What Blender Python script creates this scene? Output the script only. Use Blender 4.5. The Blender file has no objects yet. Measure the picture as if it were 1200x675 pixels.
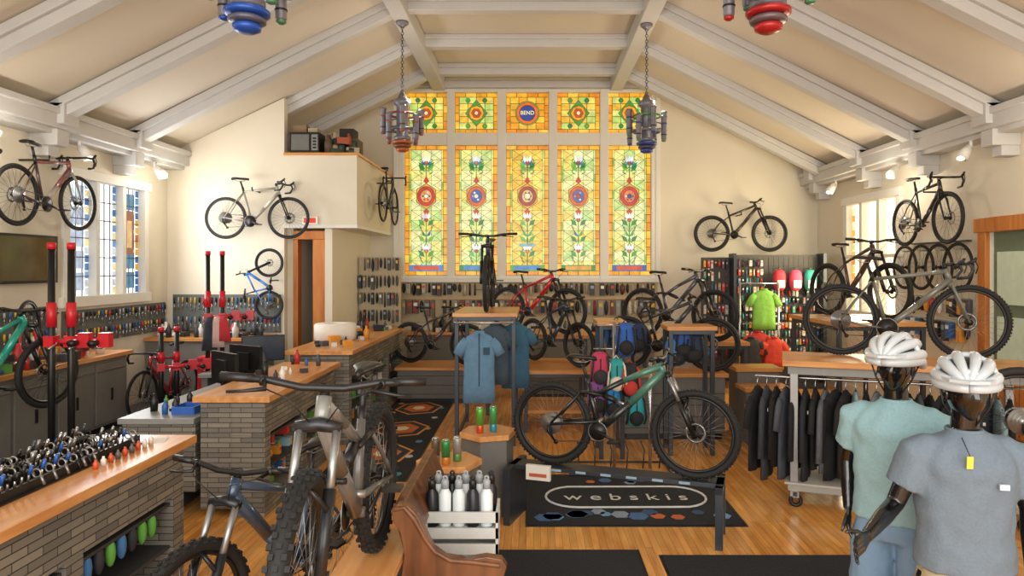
import bpy, math, random
from mathutils import Matrix, Vector
random.seed(7)
PI=math.pi
CX,HY,F,CH=625.0,314.0,800.0,2.25
def W(px,py,Z): return ((px-CX)/F*Z, Z, CH-(py-HY)/F*Z)
def lin(h):
    h=h.lstrip('#'); o=[]
    for i in (0,2,4):
        c=int(h[i:i+2],16)/255; o.append(c/12.92 if c<.04045 else ((c+.055)/1.055)**2.4)
    return (o[0],o[1],o[2],1)
# ------------------------------------------------------------ materials
MC={}
def mat(hx,rough=.5,metal=0,var=.12,scale=12,emit=0,coat=0,bump=0):
    k=(hx,rough,metal,var,scale,emit,coat,bump)
    if k in MC: return MC[k]
    m=bpy.data.materials.new('m_%s_%d'%(hx.strip('#'),len(MC))); m.use_nodes=True
    nt=m.node_tree; p=nt.nodes['Principled BSDF']; c=lin(hx)
    tc=nt.nodes.new('ShaderNodeTexCoord'); n=nt.nodes.new('ShaderNodeTexNoise'); n.inputs['Scale'].default_value=scale
    nt.links.new(tc.outputs['Object'],n.inputs['Vector'])
    mx=nt.nodes.new('ShaderNodeMix'); mx.data_type='RGBA'
    mx.inputs[6].default_value=tuple(v*(1-var) for v in c[:3])+(1,)
    mx.inputs[7].default_value=tuple(min(1,v*(1+var)) for v in c[:3])+(1,)
    nt.links.new(n.outputs['Fac'],mx.inputs[0]); nt.links.new(mx.outputs[2],p.inputs['Base Color'])
    p.inputs['Roughness'].default_value=rough; p.inputs['Metallic'].default_value=metal
    if coat: p.inputs['Coat Weight'].default_value=coat
    if emit:
        nt.links.new(mx.outputs[2],p.inputs['Emission Color']); p.inputs['Emission Strength'].default_value=emit
    if bump:
        bp=nt.nodes.new('ShaderNodeBump'); bp.inputs['Strength'].default_value=bump; bp.inputs['Distance'].default_value=.02
        nt.links.new(n.outputs['Fac'],bp.inputs['Height']); nt.links.new(bp.outputs['Normal'],p.inputs['Normal'])
    MC[k]=m; return m
def wood(name,c1,c2,axis='Y',rough=.35,planks=None,sc=6):
    m=bpy.data.materials.new(name); m.use_nodes=True; nt=m.node_tree; p=nt.nodes['Principled BSDF']
    tc=nt.nodes.new('ShaderNodeTexCoord'); mp=nt.nodes.new('ShaderNodeMapping')
    s={'X':(.12,1,1),'Y':(1,.12,1),'Z':(1,1,.12)}[axis]; mp.inputs['Scale'].default_value=tuple(v*sc for v in s)
    n=nt.nodes.new('ShaderNodeTexNoise'); n.inputs['Scale'].default_value=3; n.inputs['Detail'].default_value=6
    nt.links.new(tc.outputs['Object'],mp.inputs['Vector']); nt.links.new(mp.outputs[0],n.inputs['Vector'])
    r=nt.nodes.new('ShaderNodeValToRGB'); r.color_ramp.elements[0].position=.3; r.color_ramp.elements[1].position=.7
    r.color_ramp.elements[0].color=lin(c1); r.color_ramp.elements[1].color=lin(c2)
    nt.links.new(n.outputs['Fac'],r.inputs[0]); out=r.outputs[0]
    if planks:
        mp2=nt.nodes.new('ShaderNodeMapping'); mp2.inputs['Rotation'].default_value=(0,0,PI/2)
        nt.links.new(tc.outputs['Object'],mp2.inputs['Vector'])
        b=nt.nodes.new('ShaderNodeTexBrick'); b.inputs['Scale'].default_value=1; b.inputs['Brick Width'].default_value=1.1
        b.inputs['Row Height'].default_value=planks; b.inputs['Mortar Size'].default_value=.002; b.inputs['Mortar Smooth'].default_value=.3
        b.inputs['Color1'].default_value=(.80,.78,.74,1); b.inputs['Color2'].default_value=(1.15,1.12,1.05,1); b.inputs['Mortar'].default_value=(.5,.42,.35,1)
        nt.links.new(mp2.outputs[0],b.inputs['Vector'])
        mx=nt.nodes.new('ShaderNodeMix'); mx.data_type='RGBA'; mx.blend_type='MULTIPLY'; mx.inputs[0].default_value=1
        nt.links.new(out,mx.inputs[6]); nt.links.new(b.outputs[0],mx.inputs[7]); out=mx.outputs[2]
    nt.links.new(out,p.inputs['Base Color']); p.inputs['Roughness'].default_value=rough
    return m
def brickmat(name,c1,c2,mortar,bw=.3,bh=.06):
    m=bpy.data.materials.new(name); m.use_nodes=True; nt=m.node_tree; p=nt.nodes['Principled BSDF']
    tc=nt.nodes.new('ShaderNodeTexCoord'); sp=nt.nodes.new('ShaderNodeSeparateXYZ'); ad=nt.nodes.new('ShaderNodeMath'); cb=nt.nodes.new('ShaderNodeCombineXYZ')
    nt.links.new(tc.outputs['Object'],sp.inputs[0]); nt.links.new(sp.outputs[0],ad.inputs[0]); nt.links.new(sp.outputs[1],ad.inputs[1])
    nt.links.new(ad.outputs[0],cb.inputs[0]); nt.links.new(sp.outputs[2],cb.inputs[1])
    b=nt.nodes.new('ShaderNodeTexBrick'); b.inputs['Scale'].default_value=1; b.inputs['Brick Width'].default_value=bw; b.inputs['Row Height'].default_value=bh
    b.inputs['Mortar Size'].default_value=.003
    b.inputs['Color1'].default_value=lin(c1); b.inputs['Color2'].default_value=lin(c2); b.inputs['Mortar'].default_value=lin(mortar)
    nt.links.new(cb.outputs[0],b.inputs['Vector']); nt.links.new(b.outputs[0],p.inputs['Base Color'])
    bp=nt.nodes.new('ShaderNodeBump'); bp.inputs['Strength'].default_value=.6; bp.inputs['Distance'].default_value=.01; bp.invert=True
    nt.links.new(b.outputs['Fac'],bp.inputs['Height']); nt.links.new(bp.outputs[0],p.inputs['Normal'])
    p.inputs['Roughness'].default_value=.7
    return m
def vcolmat(name,emit,rough=.3):
    m=bpy.data.materials.new(name); m.use_nodes=True; nt=m.node_tree; p=nt.nodes['Principled BSDF']
    a=nt.nodes.new('ShaderNodeAttribute'); a.attribute_name='Col'
    n=nt.nodes.new('ShaderNodeTexNoise'); n.inputs['Scale'].default_value=7
    tc=nt.nodes.new('ShaderNodeTexCoord'); nt.links.new(tc.outputs['Object'],n.inputs['Vector'])
    r=nt.nodes.new('ShaderNodeMapRange'); r.inputs['From Min'].default_value=.3; r.inputs['From Max'].default_value=.7; r.inputs['To Min'].default_value=.7; r.inputs['To Max'].default_value=1.2
    nt.links.new(n.outputs['Fac'],r.inputs['Value'])
    mx=nt.nodes.new('ShaderNodeVectorMath'); mx.operation='SCALE'
    nt.links.new(a.outputs['Color'],mx.inputs[0]); nt.links.new(r.outputs[0],mx.inputs['Scale'])
    nt.links.new(mx.outputs[0],p.inputs['Emission Color']); p.inputs['Base Color'].default_value=(.03,.03,.025,1)
    p.inputs['Emission Strength'].default_value=emit; p.inputs['Roughness'].default_value=rough
    return m
FLOORW=wood('oak_floor','#cc8840','#ecb266','Y',.18,.06,5)
WTOP=wood('wood_top','#bf7c40','#e0a668','Y',.32,None,5)
WTOPX=wood('wood_topx','#b87538','#da9f5a','X',.32,None,5)
WDARK=wood('pew_wood','#4e2e18','#80502e','Z',.3,None,5)
WTRIM=wood('door_wood','#a8602a','#d0843c','Z',.4,None,4)
BRICK=brickmat('slate_brick','#67635c','#8a8476','#35322d',.2,.045)
WALL=mat('#d8cfba',.85,0,.05,2); CEIL=mat('#cdc3b1',.85,0,.08,1.2); BEAM=mat('#bfbdb9',.7,0,.05,4)
WHITE=mat('#dddacf',.6,0,.04,4); GREY=mat('#6a6862',.6,0,.12,5); DGREY=mat('#353637',.6,0,.15,6); STEEL=mat('#43484e',.4,.6,.1,8)
BLK=mat('#121212',.4,0,.2,20); RUB=mat('#191817',.72,0,.25,40); CHR=mat('#b9b9b9',.25,.9,.05,20); SIL=mat('#9a9a98',.35,.8,.08,20)
RED=mat('#c41c28',.38,0,.1,10); MATT=mat('#202125',.95,0,.25,60,0,0,.3)
# ------------------------------------------------------------ builder
class B:
    def __init__(s): s.v=[];s.f=[];s.fm=[];s.sm=[];s.mats=[];s.M=Matrix.Identity(4);s.col=[]
    def mi(s,m):
        if m not in s.mats: s.mats.append(m)
        return s.mats.index(m)
    def add(s,vs,fs,m,sm=True,col=None):
        o=len(s.v); M=s.M
        s.v+= [tuple(M@Vector(p)) for p in vs]; i=s.mi(m)
        for f in fs: s.f.append(tuple(o+k for k in f)); s.fm.append(i); s.sm.append(sm); s.col.append(col)
    def box(s,c,d,m,rz=0,sm=False,col=None,R=None):
        x,y,z=[k/2 for k in d]; R=R or Matrix.Rotation(rz,3,'Z'); C=Vector(c)
        vs=[C+R@Vector((a*x,b*y,e*z)) for a in(-1,1) for b in(-1,1) for e in(-1,1)]
        s.add(vs,[(0,1,3,2),(4,6,7,5),(0,4,5,1),(2,3,7,6),(0,2,6,4),(1,5,7,3)],m,sm,col)
    def bb(s,x0,x1,y0,y1,z0,z1,m,col=None): s.box(((x0+x1)/2,(y0+y1)/2,(z0+z1)/2),(x1-x0,y1-y0,z1-z0),m,col=col)
    def tube(s,pts,r,m,n=8,sq=1,cap=True,sm=True):
        pts=[Vector(p) for p in pts]; k=len(pts); rs=r if isinstance(r,(list,tuple)) else [r]*k
        vs=[];up=None
        for i,p in enumerate(pts):
            t=(pts[min(i+1,k-1)]-pts[max(i-1,0)]).normalized()
            if up is None:
                up=Vector((0,1,0)) if abs(t.y)<.9 else Vector((1,0,0))
            a=(up-t*up.dot(t)).normalized(); up=a; b=t.cross(a)
            for j in range(n):
                q=2*PI*j/n; o=a*math.cos(q)*rs[i]+b*math.sin(q)*rs[i]
                o.y*=sq; vs.append(p+o)
        fs=[(i*n+j,i*n+(j+1)%n,(i+1)*n+(j+1)%n,(i+1)*n+j) for i in range(k-1) for j in range(n)]
        if cap: fs+= [tuple(range(n))[::-1],tuple(range((k-1)*n,k*n))]
        s.add(vs,fs,m,sm)
    def cyl(s,a,b,r,m,r2=None,n=12,sm=True): s.tube([a,b],[r,r if r2 is None else r2],m,n,sm=sm)
    def torus(s,c,R,rr,ra,m,axis='Y',n=32,k=8):
        c=Vector(c);vs=[]
        for i in range(n):
            q=2*PI*i/n
            for j in range(k):
                w=2*PI*j/k; rad=R+rr*math.cos(w); ax=ra*math.sin(w); u,v=rad*math.cos(q),rad*math.sin(q)
                vs.append(c+Vector({'Y':(u,ax,v),'Z':(u,v,ax),'X':(ax,u,v)}[axis]))
        s.add(vs,[(i*k+j,i*k+(j+1)%k,((i+1)%n)*k+(j+1)%k,((i+1)%n)*k+j) for i in range(n) for j in range(k)],m)
    def lathe(s,c,prof,m,n=16,axis=None):
        s.loft([[(c[0]+r*math.cos(2*PI*j/n),c[1]+r*math.sin(2*PI*j/n),c[2]+z) for j in range(n)] for r,z in prof],m)
    def loft(s,rings,m,cap=True,sm=True):
        n=len(rings[0]); vs=[p for r in rings for p in r]; k=len(rings)
        fs=[(i*n+j,i*n+(j+1)%n,(i+1)*n+(j+1)%n,(i+1)*n+j) for i in range(k-1) for j in range(n)]
        if cap: fs+=[tuple(range(n))[::-1],tuple(range((k-1)*n,k*n))]
        s.add(vs,fs,m,sm)
    def ell(s,c,r,m,n=14,k=9,f=None):
        vs=[];c=Vector(c)
        for i in range(k+1):
            t=PI*i/k
            for j in range(n):
                q=2*PI*j/n; d=(math.sin(t)*math.cos(q),math.sin(t)*math.sin(q),-math.cos(t))
                if f: d=f(*d)
                vs.append(c+Vector((d[0]*r[0],d[1]*r[1],d[2]*r[2])))
        s.add(vs,[(i*n+j,i*n+(j+1)%n,(i+1)*n+(j+1)%n,(i+1)*n+j) for i in range(k) for j in range(n)],m)
    def prism(s,poly,o,u,v,t,m,col=None):
        o,u,v=Vector(o),Vector(u),Vector(v); w=u.cross(v).normalized()*t; n=len(poly)
        vs=[o+u*a+v*b for a,b in poly]+[o+u*a+v*b+w for a,b in poly]
        s.add(vs,[tuple(range(n))[::-1],tuple(range(n,2*n))]+[(i,(i+1)%n,n+(i+1)%n,n+i) for i in range(n)],m,False,col)
    def obj(s,name,loc=(0,0,0),rz=0,bevel=0,parent=None,Mx=None,mods=None):
        me=bpy.data.meshes.new(name); me.from_pydata(s.v,[],s.f)
        for m in s.mats: me.materials.append(m)
        me.polygons.foreach_set('material_index',s.fm); me.polygons.foreach_set('use_smooth',s.sm)
        if any(c is not None for c in s.col):
            ca=me.color_attributes.new('Col','FLOAT_COLOR','CORNER')
            for p,c in zip(me.polygons,s.col):
                c=c or (.05,.05,.05,1)
                for l in p.loop_indices: ca.data[l].color=c
        me.update(); o=bpy.data.objects.new(name,me); bpy.context.scene.collection.objects.link(o)
        if Mx is not None: o.matrix_world=Mx
        else: o.location=loc; o.rotation_euler[2]=rz
        if bevel:
            md=o.modifiers.new('bev','BEVEL'); md.width=bevel; md.segments=2; md.limit_method='ANGLE'
        if parent: o.parent=parent
        return o
def empty(name,loc=(0,0,0),rz=0):
    e=bpy.data.objects.new(name,None); bpy.context.scene.collection.objects.link(e); e.location=loc; e.rotation_euler[2]=rz; return e
def text(s,parent,loc,size,m,rot=(0,0,0),name='lettering',ext=.001):
    c=bpy.data.curves.new(name,'FONT'); c.body=s; c.size=size; c.align_x='CENTER'; c.align_y='CENTER'; c.extrude=ext
    o=bpy.data.objects.new(name,c); o.data.materials.append(m); bpy.context.scene.collection.objects.link(o)
    o.location=loc; o.rotation_euler=rot; o.parent=parent; return o
# ------------------------------------------------------------ ROOM
XL,XR,YB,YF=-5.95,5.75,13.8,-3.0
ZE,ZT,KL,KR=4.1,6.1,-1.9,1.67
b=B(); b.bb(XL-.3,XR+.3,YF,YB+.3,-.1,0,FLOORW); b.obj('floor')
b=B(); b.bb(XL,-3.3,2.0,11.1,0,.22,mat('#57585a',.4,0,.2,6)); b.obj('floor_workshop')
def wallpiece(name,rects,axis,p,t,m=WALL,extra=None):
    b=B()
    for a0,a1,z0,z1 in rects:
        if axis=='X': b.bb(p,p+t,a0,a1,z0,z1,m)
        else: b.bb(a0,a1,p,p+t,z0,z1,m)
    if extra: extra(b)
    return b.obj(name)
wallpiece('wall_left',[(YF,8.65,0,ZE),(10.45,YB,0,ZE),(8.65,10.45,0,1.8),(8.65,10.45,3.5,ZE)],'X',XL-.2,.2)
wallpiece('wall_right',[(YF,7.2,0,ZE),(8.6,10.7,0,ZE),(12.5,YB,0,ZE),(10.7,12.5,0,1.47),(10.7,12.5,3.43,ZE),(7.2,8.6,2.7,ZE)],'X',XR,.2)
WX0,WX1,WZ0,WZ1=-2.72,2.46,2.02,5.86
def gab(b):
    b.prism([(XL,ZE),(WX0,ZE),(WX0,ZE+(WX0-XL)*(ZT-ZE)/(KL-XL))],(0,YB+.2,0),(1,0,0),(0,0,1),.2,WALL)
    b.prism([(XR,ZE),(WX1,ZE+(XR-WX1)*(ZT-ZE)/(XR-KR)),(WX1,ZE)],(0,YB+.2,0),(1,0,0),(0,0,1),.2,WALL)
    b.prism([(WX0,WZ1),(WX1,WZ1),(KR,ZT),(KL,ZT)],(0,YB+.2,0),(1,0,0),(0,0,1),.2,WALL)
wallpiece('wall_back',[(XL,WX0,0,ZE),(WX1,XR,0,ZE),(WX0,WX1,0,WZ0)],'Y',YB,.2,WALL,gab)
b=B()
pr=[(XL-.2,ZE-.1),(KL,ZT),(KR,ZT),(XR+.2,ZE-.1),(XR+.2,ZE+.1),(KR+.05,ZT+.2),(KL-.05,ZT+.2),(XL-.2,ZE+.1)]
b.prism(pr,(0,YB+.2,0),(1,0,0),(0,0,1),YB+.2-1.0,CEIL); b.obj('ceiling')
b=B()
for Y in (12.95,11.35,9.75,8.15,6.55,4.95,3.35,1.75):
    for (x0,z0,x1,z1) in ((XL+.3,ZE+.10,KL,ZT),(KR,ZT,XR-.3,ZE+.10)):
        a=Vector((x0,Y,z0)); c=Vector((x1,Y,z1)); d=(c-a); L=d.length
        R=Matrix.Rotation(-math.atan2(d.z,d.x),3,'Y'); mid=(a+c)/2+R@Vector((0,0,-.09))
        b.box(mid,(L+.1,.18,.2),BEAM,R=R); b.box((a+c)/2+R@Vector((0,0,-.03)),(L+.1,.28,.1),BEAM,R=R)
    b.bb(KL,KR,Y-.09,Y+.09,ZT-.2,ZT,BEAM); b.bb(KL,KR,Y-.14,Y+.14,ZT-.08,ZT,BEAM)
for x in (KL,KR): b.bb(x-.12,x+.12,1.0,YB,ZT-.28,ZT-.02,BEAM)
b.bb(WX0-.5,WX1+.5,YB-.07,YB,WZ1+.02,WZ1+.16,BEAM)
b.obj('trim_ceiling_beams',bevel=.012)
for nm,xw,sg,yend in (('trim_cornice_left',XL,1,11.1),('trim_cornice_right',XR,-1,YB)):
    b=B()
    def bx(a0,a1,y0,y1,z0,z1): b.bb(min(xw+sg*a0,xw+sg*a1),max(xw+sg*a0,xw+sg*a1),y0,y1,z0,z1,BEAM)
    bx(0,.36,YF,yend,3.9,4.08); bx(0,.40,YF,yend,4.06,4.14); bx(0,.28,YF,yend,3.84,3.92)
    for Y in (13.3,11.35,9.75,8.15,6.55,4.95,3.35):
        if Y>yend: continue
        bx(.0,.34,Y-.11,Y+.11,3.7,3.9); bx(0,.22,Y-.09,Y+.09,3.58,3.72); bx(.1,.44,Y-.14,Y+.14,3.95,4.2)
    b.obj(nm,bevel=.01)
for nm,args in (('baseboard_back',(XL,XR,YB-.03,YB,0,.15)),('baseboard_right',(XR-.03,XR,8.8,YB,0,.15))):
    b=B(); b.bb(*args,WHITE); b.obj(nm)
EY=11.1; EXE=-4.05; BXR=-2.87
b=B()
b.bb(XL,EXE,EY,EY+.15,0,ZE,WALL)
zz=ZE+(EXE-XL)*(ZT-ZE)/(KL-XL)
b.prism([(XL,ZE),(EXE,ZE),(EXE,zz-.02)],(0,EY+.15,0),(1,0,0),(0,0,1),.15,WALL)
b.obj('wall_enclosure')
b=B(); b.bb(EXE,BXR,EY,YB,2.94,4.08,WALL); b.bb(EXE,BXR+.04,EY-.04,YB,4.08,4.12,WTOPX); b.bb(EXE,BXR+.01,EY-.01,YB,2.9,2.95,WHITE)
b.bb(EXE-.02,EXE+.1,EY+.15,YB,0,2.94,WALL)
b.obj('wall_loft')
b=B()
b.bb(-3.62,-3.42,EY+.1,EY+.3,0,2.72,WTRIM); b.bb(-3.95,-3.42,EY+.12,EY+.3,2.72,2.86,WTRIM); b.bb(-3.95,-3.87,EY+.12,EY+.3,0,2.72,WTRIM)
b.obj('door_1',bevel=.008)
b=B(); b.bb(-3.42,-3.3,EY+.1,YB,0,2.9,WALL); b.bb(-3.95,-3.62,12.5,12.6,0,2.9,WALL); b.obj('wall_hallway')
b=B(); b.bb(-3.93,-3.68,12.44,12.5,1.75,2.5,BLK); b.bb(-3.9,-3.71,12.43,12.44,1.8,2.45,mat('#d8d2c0',.6)); b.bb(-3.86,-3.75,12.425,12.435,1.9,2.35,mat('#6d6a60',.6)); b.obj('framed_picture')
b=B(); b.bb(-3.75,-3.5,EY-.03,EY-.001,2.96,3.08,mat('#efe9dd',.5)); b.bb(-3.72,-3.53,EY-.035,EY-.03,2.98,3.06,mat('#d23a2a',.5,emit=.4)); e=b.obj('exit_sign')
b=B()
b.bb(XR-.06,XR-.001,7.05,7.2,0,2.85,WTRIM); b.bb(XR-.06,XR-.001,8.6,8.75,0,2.85,WTRIM); b.bb(XR-.08,XR-.001,7.0,8.8,2.7,2.88,WTRIM)
b.bb(XR+.05,XR+.1,7.201,8.599,0,2.699,mat('#6a7862',.5))
for k in range(3): b.bb(XR+.02,XR+.06,7.3,8.5,.2+.8*k,.85+.8*k,WTRIM if k==0 else mat('#aab39a',.3,emit=.3))
b.obj('door_2',bevel=.006)
# ------------------------------------------------------------ stained glass
SG=vcolmat('stained_glass',1.08); LEAD=mat('#2e2a20',.6)
AMB=['#f29c10','#fdb428','#ea8a14','#fbc43c','#e29a1c','#f8aa20']; PALE=['#f4e684','#dfe484','#f8da66','#e9eca4','#c6de84','#fbf0a4']
GRN=['#2f8028','#559c34','#207a40']; BLU=['#2458a8','#3a7cc4','#3a94a8']
def C(l): return lin(random.choice(l))
def glass_panel(b,x0,x1,z0,z1,Y,kind,idx=0):
    w=x1-x0;h=z1-z0; mx=w/2
    def poly(pts,col,d): 
        A=sum(pts[i][0]*pts[(i+1)%len(pts)][1]-pts[(i+1)%len(pts)][0]*pts[i][1] for i in range(len(pts)))
        if A<0: pts=pts[::-1]
        b.add([(x0+q[0],Y-d,z0+q[1]) for q in pts],[tuple(range(len(pts)))],SG,False,col)
    K=(.03,.028,.02,1)
    def rect(a0,a1,c0,c1,col,d=0,g=.005): poly([(a0+g,c0+g),(a1-g,c0+g),(a1-g,c1-g),(a0+g,c1-g)],col,d)
    def disc(cx_,cz_,r,col,d,n=20,ex=1,lead=True):
        if lead: poly([(cx_+(r+.01)*math.cos(2*PI*i/n),cz_+ex*(r+.01)*math.sin(2*PI*i/n)) for i in range(n)],K,d-.001)
        poly([(cx_+r*math.cos(2*PI*i/n),cz_+ex*r*math.sin(2*PI*i/n)) for i in range(n)],col,d)
    def strip(pts,wd,col,d):
        L=[];R=[]
        for i,p in enumerate(pts):
            q0=pts[max(i-1,0)];q1=pts[min(i+1,len(pts)-1)]; dx,dz=q1[0]-q0[0],q1[1]-q0[1]; l=math.hypot(dx,dz) or 1
            L.append((p[0]-dz/l*wd/2,p[1]+dx/l*wd/2));R.append((p[0]+dz/l*wd/2,p[1]-dx/l*wd/2))
        for i in range(len(pts)-1): poly([L[i],L[i+1],R[i+1],R[i]],col,d)
    b.bb(x0,x1,Y+.004,Y+.02,z0,z1,LEAD,col=K)
    bw=.085
    nz=max(3,int(h/.17))
    for k in range(nz):
        for a in (0,w-bw): rect(a,a+bw,bw+k*(h-2*bw)/nz,bw+(k+1)*(h-2*bw)/nz,C(AMB))
    for k in range(4):
        for c0 in(0,h-bw): rect(k*w/4,(k+1)*w/4,c0,c0+bw,C(AMB))
    iw=w-2*bw; ih=h-2*bw
    if kind in('tall','mid'):
        base=PALE if kind=='tall' else ['#f8d050','#fbdc68','#f4c03c','#f2e47c']
        b2=.04
        for k in range(nz):
            for a in(bw,w-bw-b2): rect(a,a+b2,bw+k*ih/nz,bw+(k+1)*ih/nz,C(['#f8e070','#94bc4c','#f6cc3c','#cfe080']),0,.003)
        n2=int(ih/.2); cw=(iw-2*b2)/3
        for j in range(n2):
            for i in range(3): rect(bw+b2+i*cw,bw+b2+(i+1)*cw,bw+j*ih/n2,bw+(j+1)*ih/n2,C(base),0,.003)
        for j in range(n2):
            zc=bw+j*ih/n2
            strip([(bw+b2,zc),(mx,zc+ih/n2),(w-bw-b2,zc)],.007,K,.002); strip([(bw+b2,zc+ih/n2),(mx,zc),(w-bw-b2,zc+ih/n2)],.007,K,.002)
        strip([(mx,.2),(mx,h-.2)],.024,C(GRN),.004)
        for s in(-1,1):
            for (za,zb) in ((.25,h*.45),(h*.78,h-.25)):
                N=16; strip([(mx+s*(.06+.075*math.sin(2*PI*i/N*1.5)),za+(zb-za)*i/N) for i in range(N+1)],.018,C(GRN),.005)
            for zc in (.42,.72,h*.4,h*.82,h-.42):
                poly([(mx+s*.03,zc-.05),(mx+s*.12,zc-.02),(mx+s*.165,zc+.09),(mx+s*.06,zc+.05)],C(GRN+['#6fae40']),.007)
                poly([(mx+s*.02,zc+.07),(mx+s*.08,zc+.09),(mx+s*.09,zc+.17),(mx+s*.03,zc+.13)],C(GRN+BLU),.007)
        for zc in (.5,h*.43,h*.87):
            for s in(-1,0,1): poly([(mx+s*.05,zc),(mx+s*.05+.035,zc+.06),(mx+s*.07,zc+.15),(mx+s*.05-.035,zc+.06)],C(['#fdf8e4','#f3e4ea','#e9eef6']),.009)
            disc(mx,zc-.01,.03,C(['#d04a1c','#c22a1c','#e07a1a']),.010,8)
        rect(bw,w-bw,bw,bw+.13,C(BLU+GRN),.003); rect(bw+.08,w-bw-.08,bw+.02,bw+.11,C(['#d04a1c','#e09a20','#3f80c4']),.006)
        zc=h*.61
        sh=[(mx-.2,zc+.14),(mx-.1,zc+.2),(mx,zc+.27),(mx+.1,zc+.2),(mx+.2,zc+.14),(mx+.2,zc-.12),(mx+.1,zc-.2),(mx,zc-.27),(mx-.1,zc-.2),(mx-.2,zc-.12)]
        poly(sh,K,.011); poly([(mx+(p[0]-mx)*.94,zc+(p[1]-zc)*.94) for p in sh],lin('#f4a818'),.012)
        disc(mx,zc,.175,lin(['#cc2416','#d85a18','#a8321a','#d85a18','#cc2416'][idx]),.014,24,1.1)
        disc(mx,zc,.11,lin(['#e8a050','#2c5cac','#e8c078','#3468ac','#e07a3c'][idx]),.017,16,1.15)
        for q in range(6): disc(mx+.07*math.cos(q*PI/3),zc+.08*math.sin(q*PI/3),.022,C(['#f4e8c8','#2f4f98','#b02a1a','#e08a2a']),.019,6,1,False)
        disc(mx,zc,.04,C(['#f8ecc8','#b8301e','#284a90']),.021,10)
        for sz in (1,-1): poly([(mx-.06,zc+sz*.3),(mx,zc+sz*.42),(mx+.06,zc+sz*.3),(mx,zc+sz*.25)],C(['#c03418','#c03418','#2a9a88']),.008)
        if kind=='mid': rect(mx-.17,mx+.17,h*.22,h*.22+.07,lin('#7fb0b4'),.012); disc(mx,zc,.06,lin('#f2e2b0'),.022,12)
    elif kind=='sq':
        for i in range(4):
            for j in range(5): rect(bw+i*iw/4,bw+(i+1)*iw/4,bw+j*ih/5,bw+(j+1)*ih/5,C(['#f6d45c','#dfe27c','#f4bc38','#c0d868']))
        disc(mx,h/2,.22,lin('#4f9030'),.004,4,1.2); disc(mx,h/2,.15,lin('#f0a018'),.008,8); disc(mx,h/2,.095,lin('#cc4410'),.012,6); disc(mx,h/2,.04,lin('#f2e0a0'),.016,6)
        for sx in(-1,1):
            for sz in(-1,1): disc(mx+sx*.17,h/2+sz*.26,.045,C(GRN),.008,6)
    else:
        for i in range(4):
            for j in range(5): rect(bw+i*iw/4,bw+(i+1)*iw/4,bw+j*ih/5,bw+(j+1)*ih/5,C(['#f6c438','#f2a018','#eeb030']))
        disc(mx,h/2,.24,lin('#8fa83a'),.004,28); disc(mx,h/2,.215,lin('#f06818'),.008,28); disc(mx,h/2,.155,lin('#27408c'),.012,28)
b=B()
cols=[(474,524),(533,583),(593,643),(653,703),(713,763)]
GY=YB+.06
xs=[((a-CX)/F*YB,(c-CX)/F*YB) for a,c in cols]
for i,(a,c) in enumerate(xs):
    glass_panel(b,a,c,2.1,4.73,GY,'mid' if i==2 else 'tall',i)
    glass_panel(b,a,c,4.98,5.80,GY,'badge' if i==2 else 'sq')
g=b.obj('stained_glass_panes')
b=B()
edges=[WX0]+[v for p in xs for v in p]+[WX1]
for i in range(0,len(edges),2): b.bb(edges[i],edges[i+1],YB-.05,YB+.12,WZ0,WZ1,WHITE)
for z0,z1 in ((WZ0,2.1),(4.73,4.98),(5.80,WZ1)): b.bb(WX0,WX1,YB-.04,YB+.12,z0,z1,WHITE)
b.bb(WX0-.1,WX1+.1,YB-.12,YB+.05,WZ0-.06,WZ0+.02,WHITE)
b.bb(WX0-.1,WX0,YB-.06,YB+.05,WZ0,WZ1+.08,WHITE); b.bb(WX1,WX1+.1,YB-.06,YB+.05,WZ0,WZ1+.08,WHITE)
wf=b.obj('window_1',bevel=.01); g.parent=wf
t=text('BEND',wf,((618-CX)/F*YB,YB+.03,5.39),.11,mat('#f0e6a0',.5,emit=.8),(PI/2,0,0))
b=B(); ys=[8.72,9.24,9.32,9.84,9.92,10.40]
GW=mat('#e6ebee',.3,0,.12,4,1.5)
for i in range(3):
    y0,y1=ys[2*i],ys[2*i+1]
    b.bb(XL-.1,XL-.08,y0,y1,1.88,3.42,GW)
    for k in range(14):
        z=1.88+k*.11
        for yy in (y0,y1-.07): 
            c=C(['#c8ccd0','#d8dce0','#e8d8a0','#6f94c0','#d0a860','#3f6fa8'] if i<2 else ['#2c5c9c','#3f86b8','#d0a040','#2c5c9c','#b05a2a']); b.bb(XL-.078,XL-.07,yy,yy+.07,z+.006,z+.104,SG,col=c)
    if i!=1:
        for k in range(5): 
            b.bb(XL-.078,XL-.07,y0+.1,y1-.1,1.95+k*.29,2.19+k*.29,SG,col=C(['#3f6fa8','#3a86a0','#9a7a4a','#3f7a9a','#c8a860']) if i==2 else C(['#b8c4d4','#9ab0c8','#d8dce4']))
    if i==2: b.bb(XL-.078,XL-.065,y0+.12,y1-.12,2.45,3.1,SG,col=lin('#8a4a2a')); b.bb(XL-.064,XL-.06,y0+.18,y1-.18,2.55,2.95,SG,col=lin('#d8b070'))
    for k in range(1,6): b.bb(XL-.079,XL-.068,y0,y1,1.88+k*.257-.006,1.88+k*.257+.006,LEAD,col=(.02,.02,.02,1))
    for yy in ((y0+y1)/2,y0+.13,y1-.13): b.bb(XL-.079,XL-.068,yy-.004,yy+.004,1.88,3.42,LEAD,col=(.02,.02,.02,1))
g=b.obj('leaded_panes'); b=B()
for a,c in ((8.6,8.72),(9.24,9.32),(9.84,9.92),(10.40,10.5)): b.bb(XL-.14,XL+.04,a,c,1.8,3.5,WHITE)
for a,c in ((1.74,1.88),(3.42,3.55)): b.bb(XL-.14,XL+.06,8.55,10.55,a,c,WHITE)
w=b.obj('window_2',bevel=.008); g.parent=w
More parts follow.
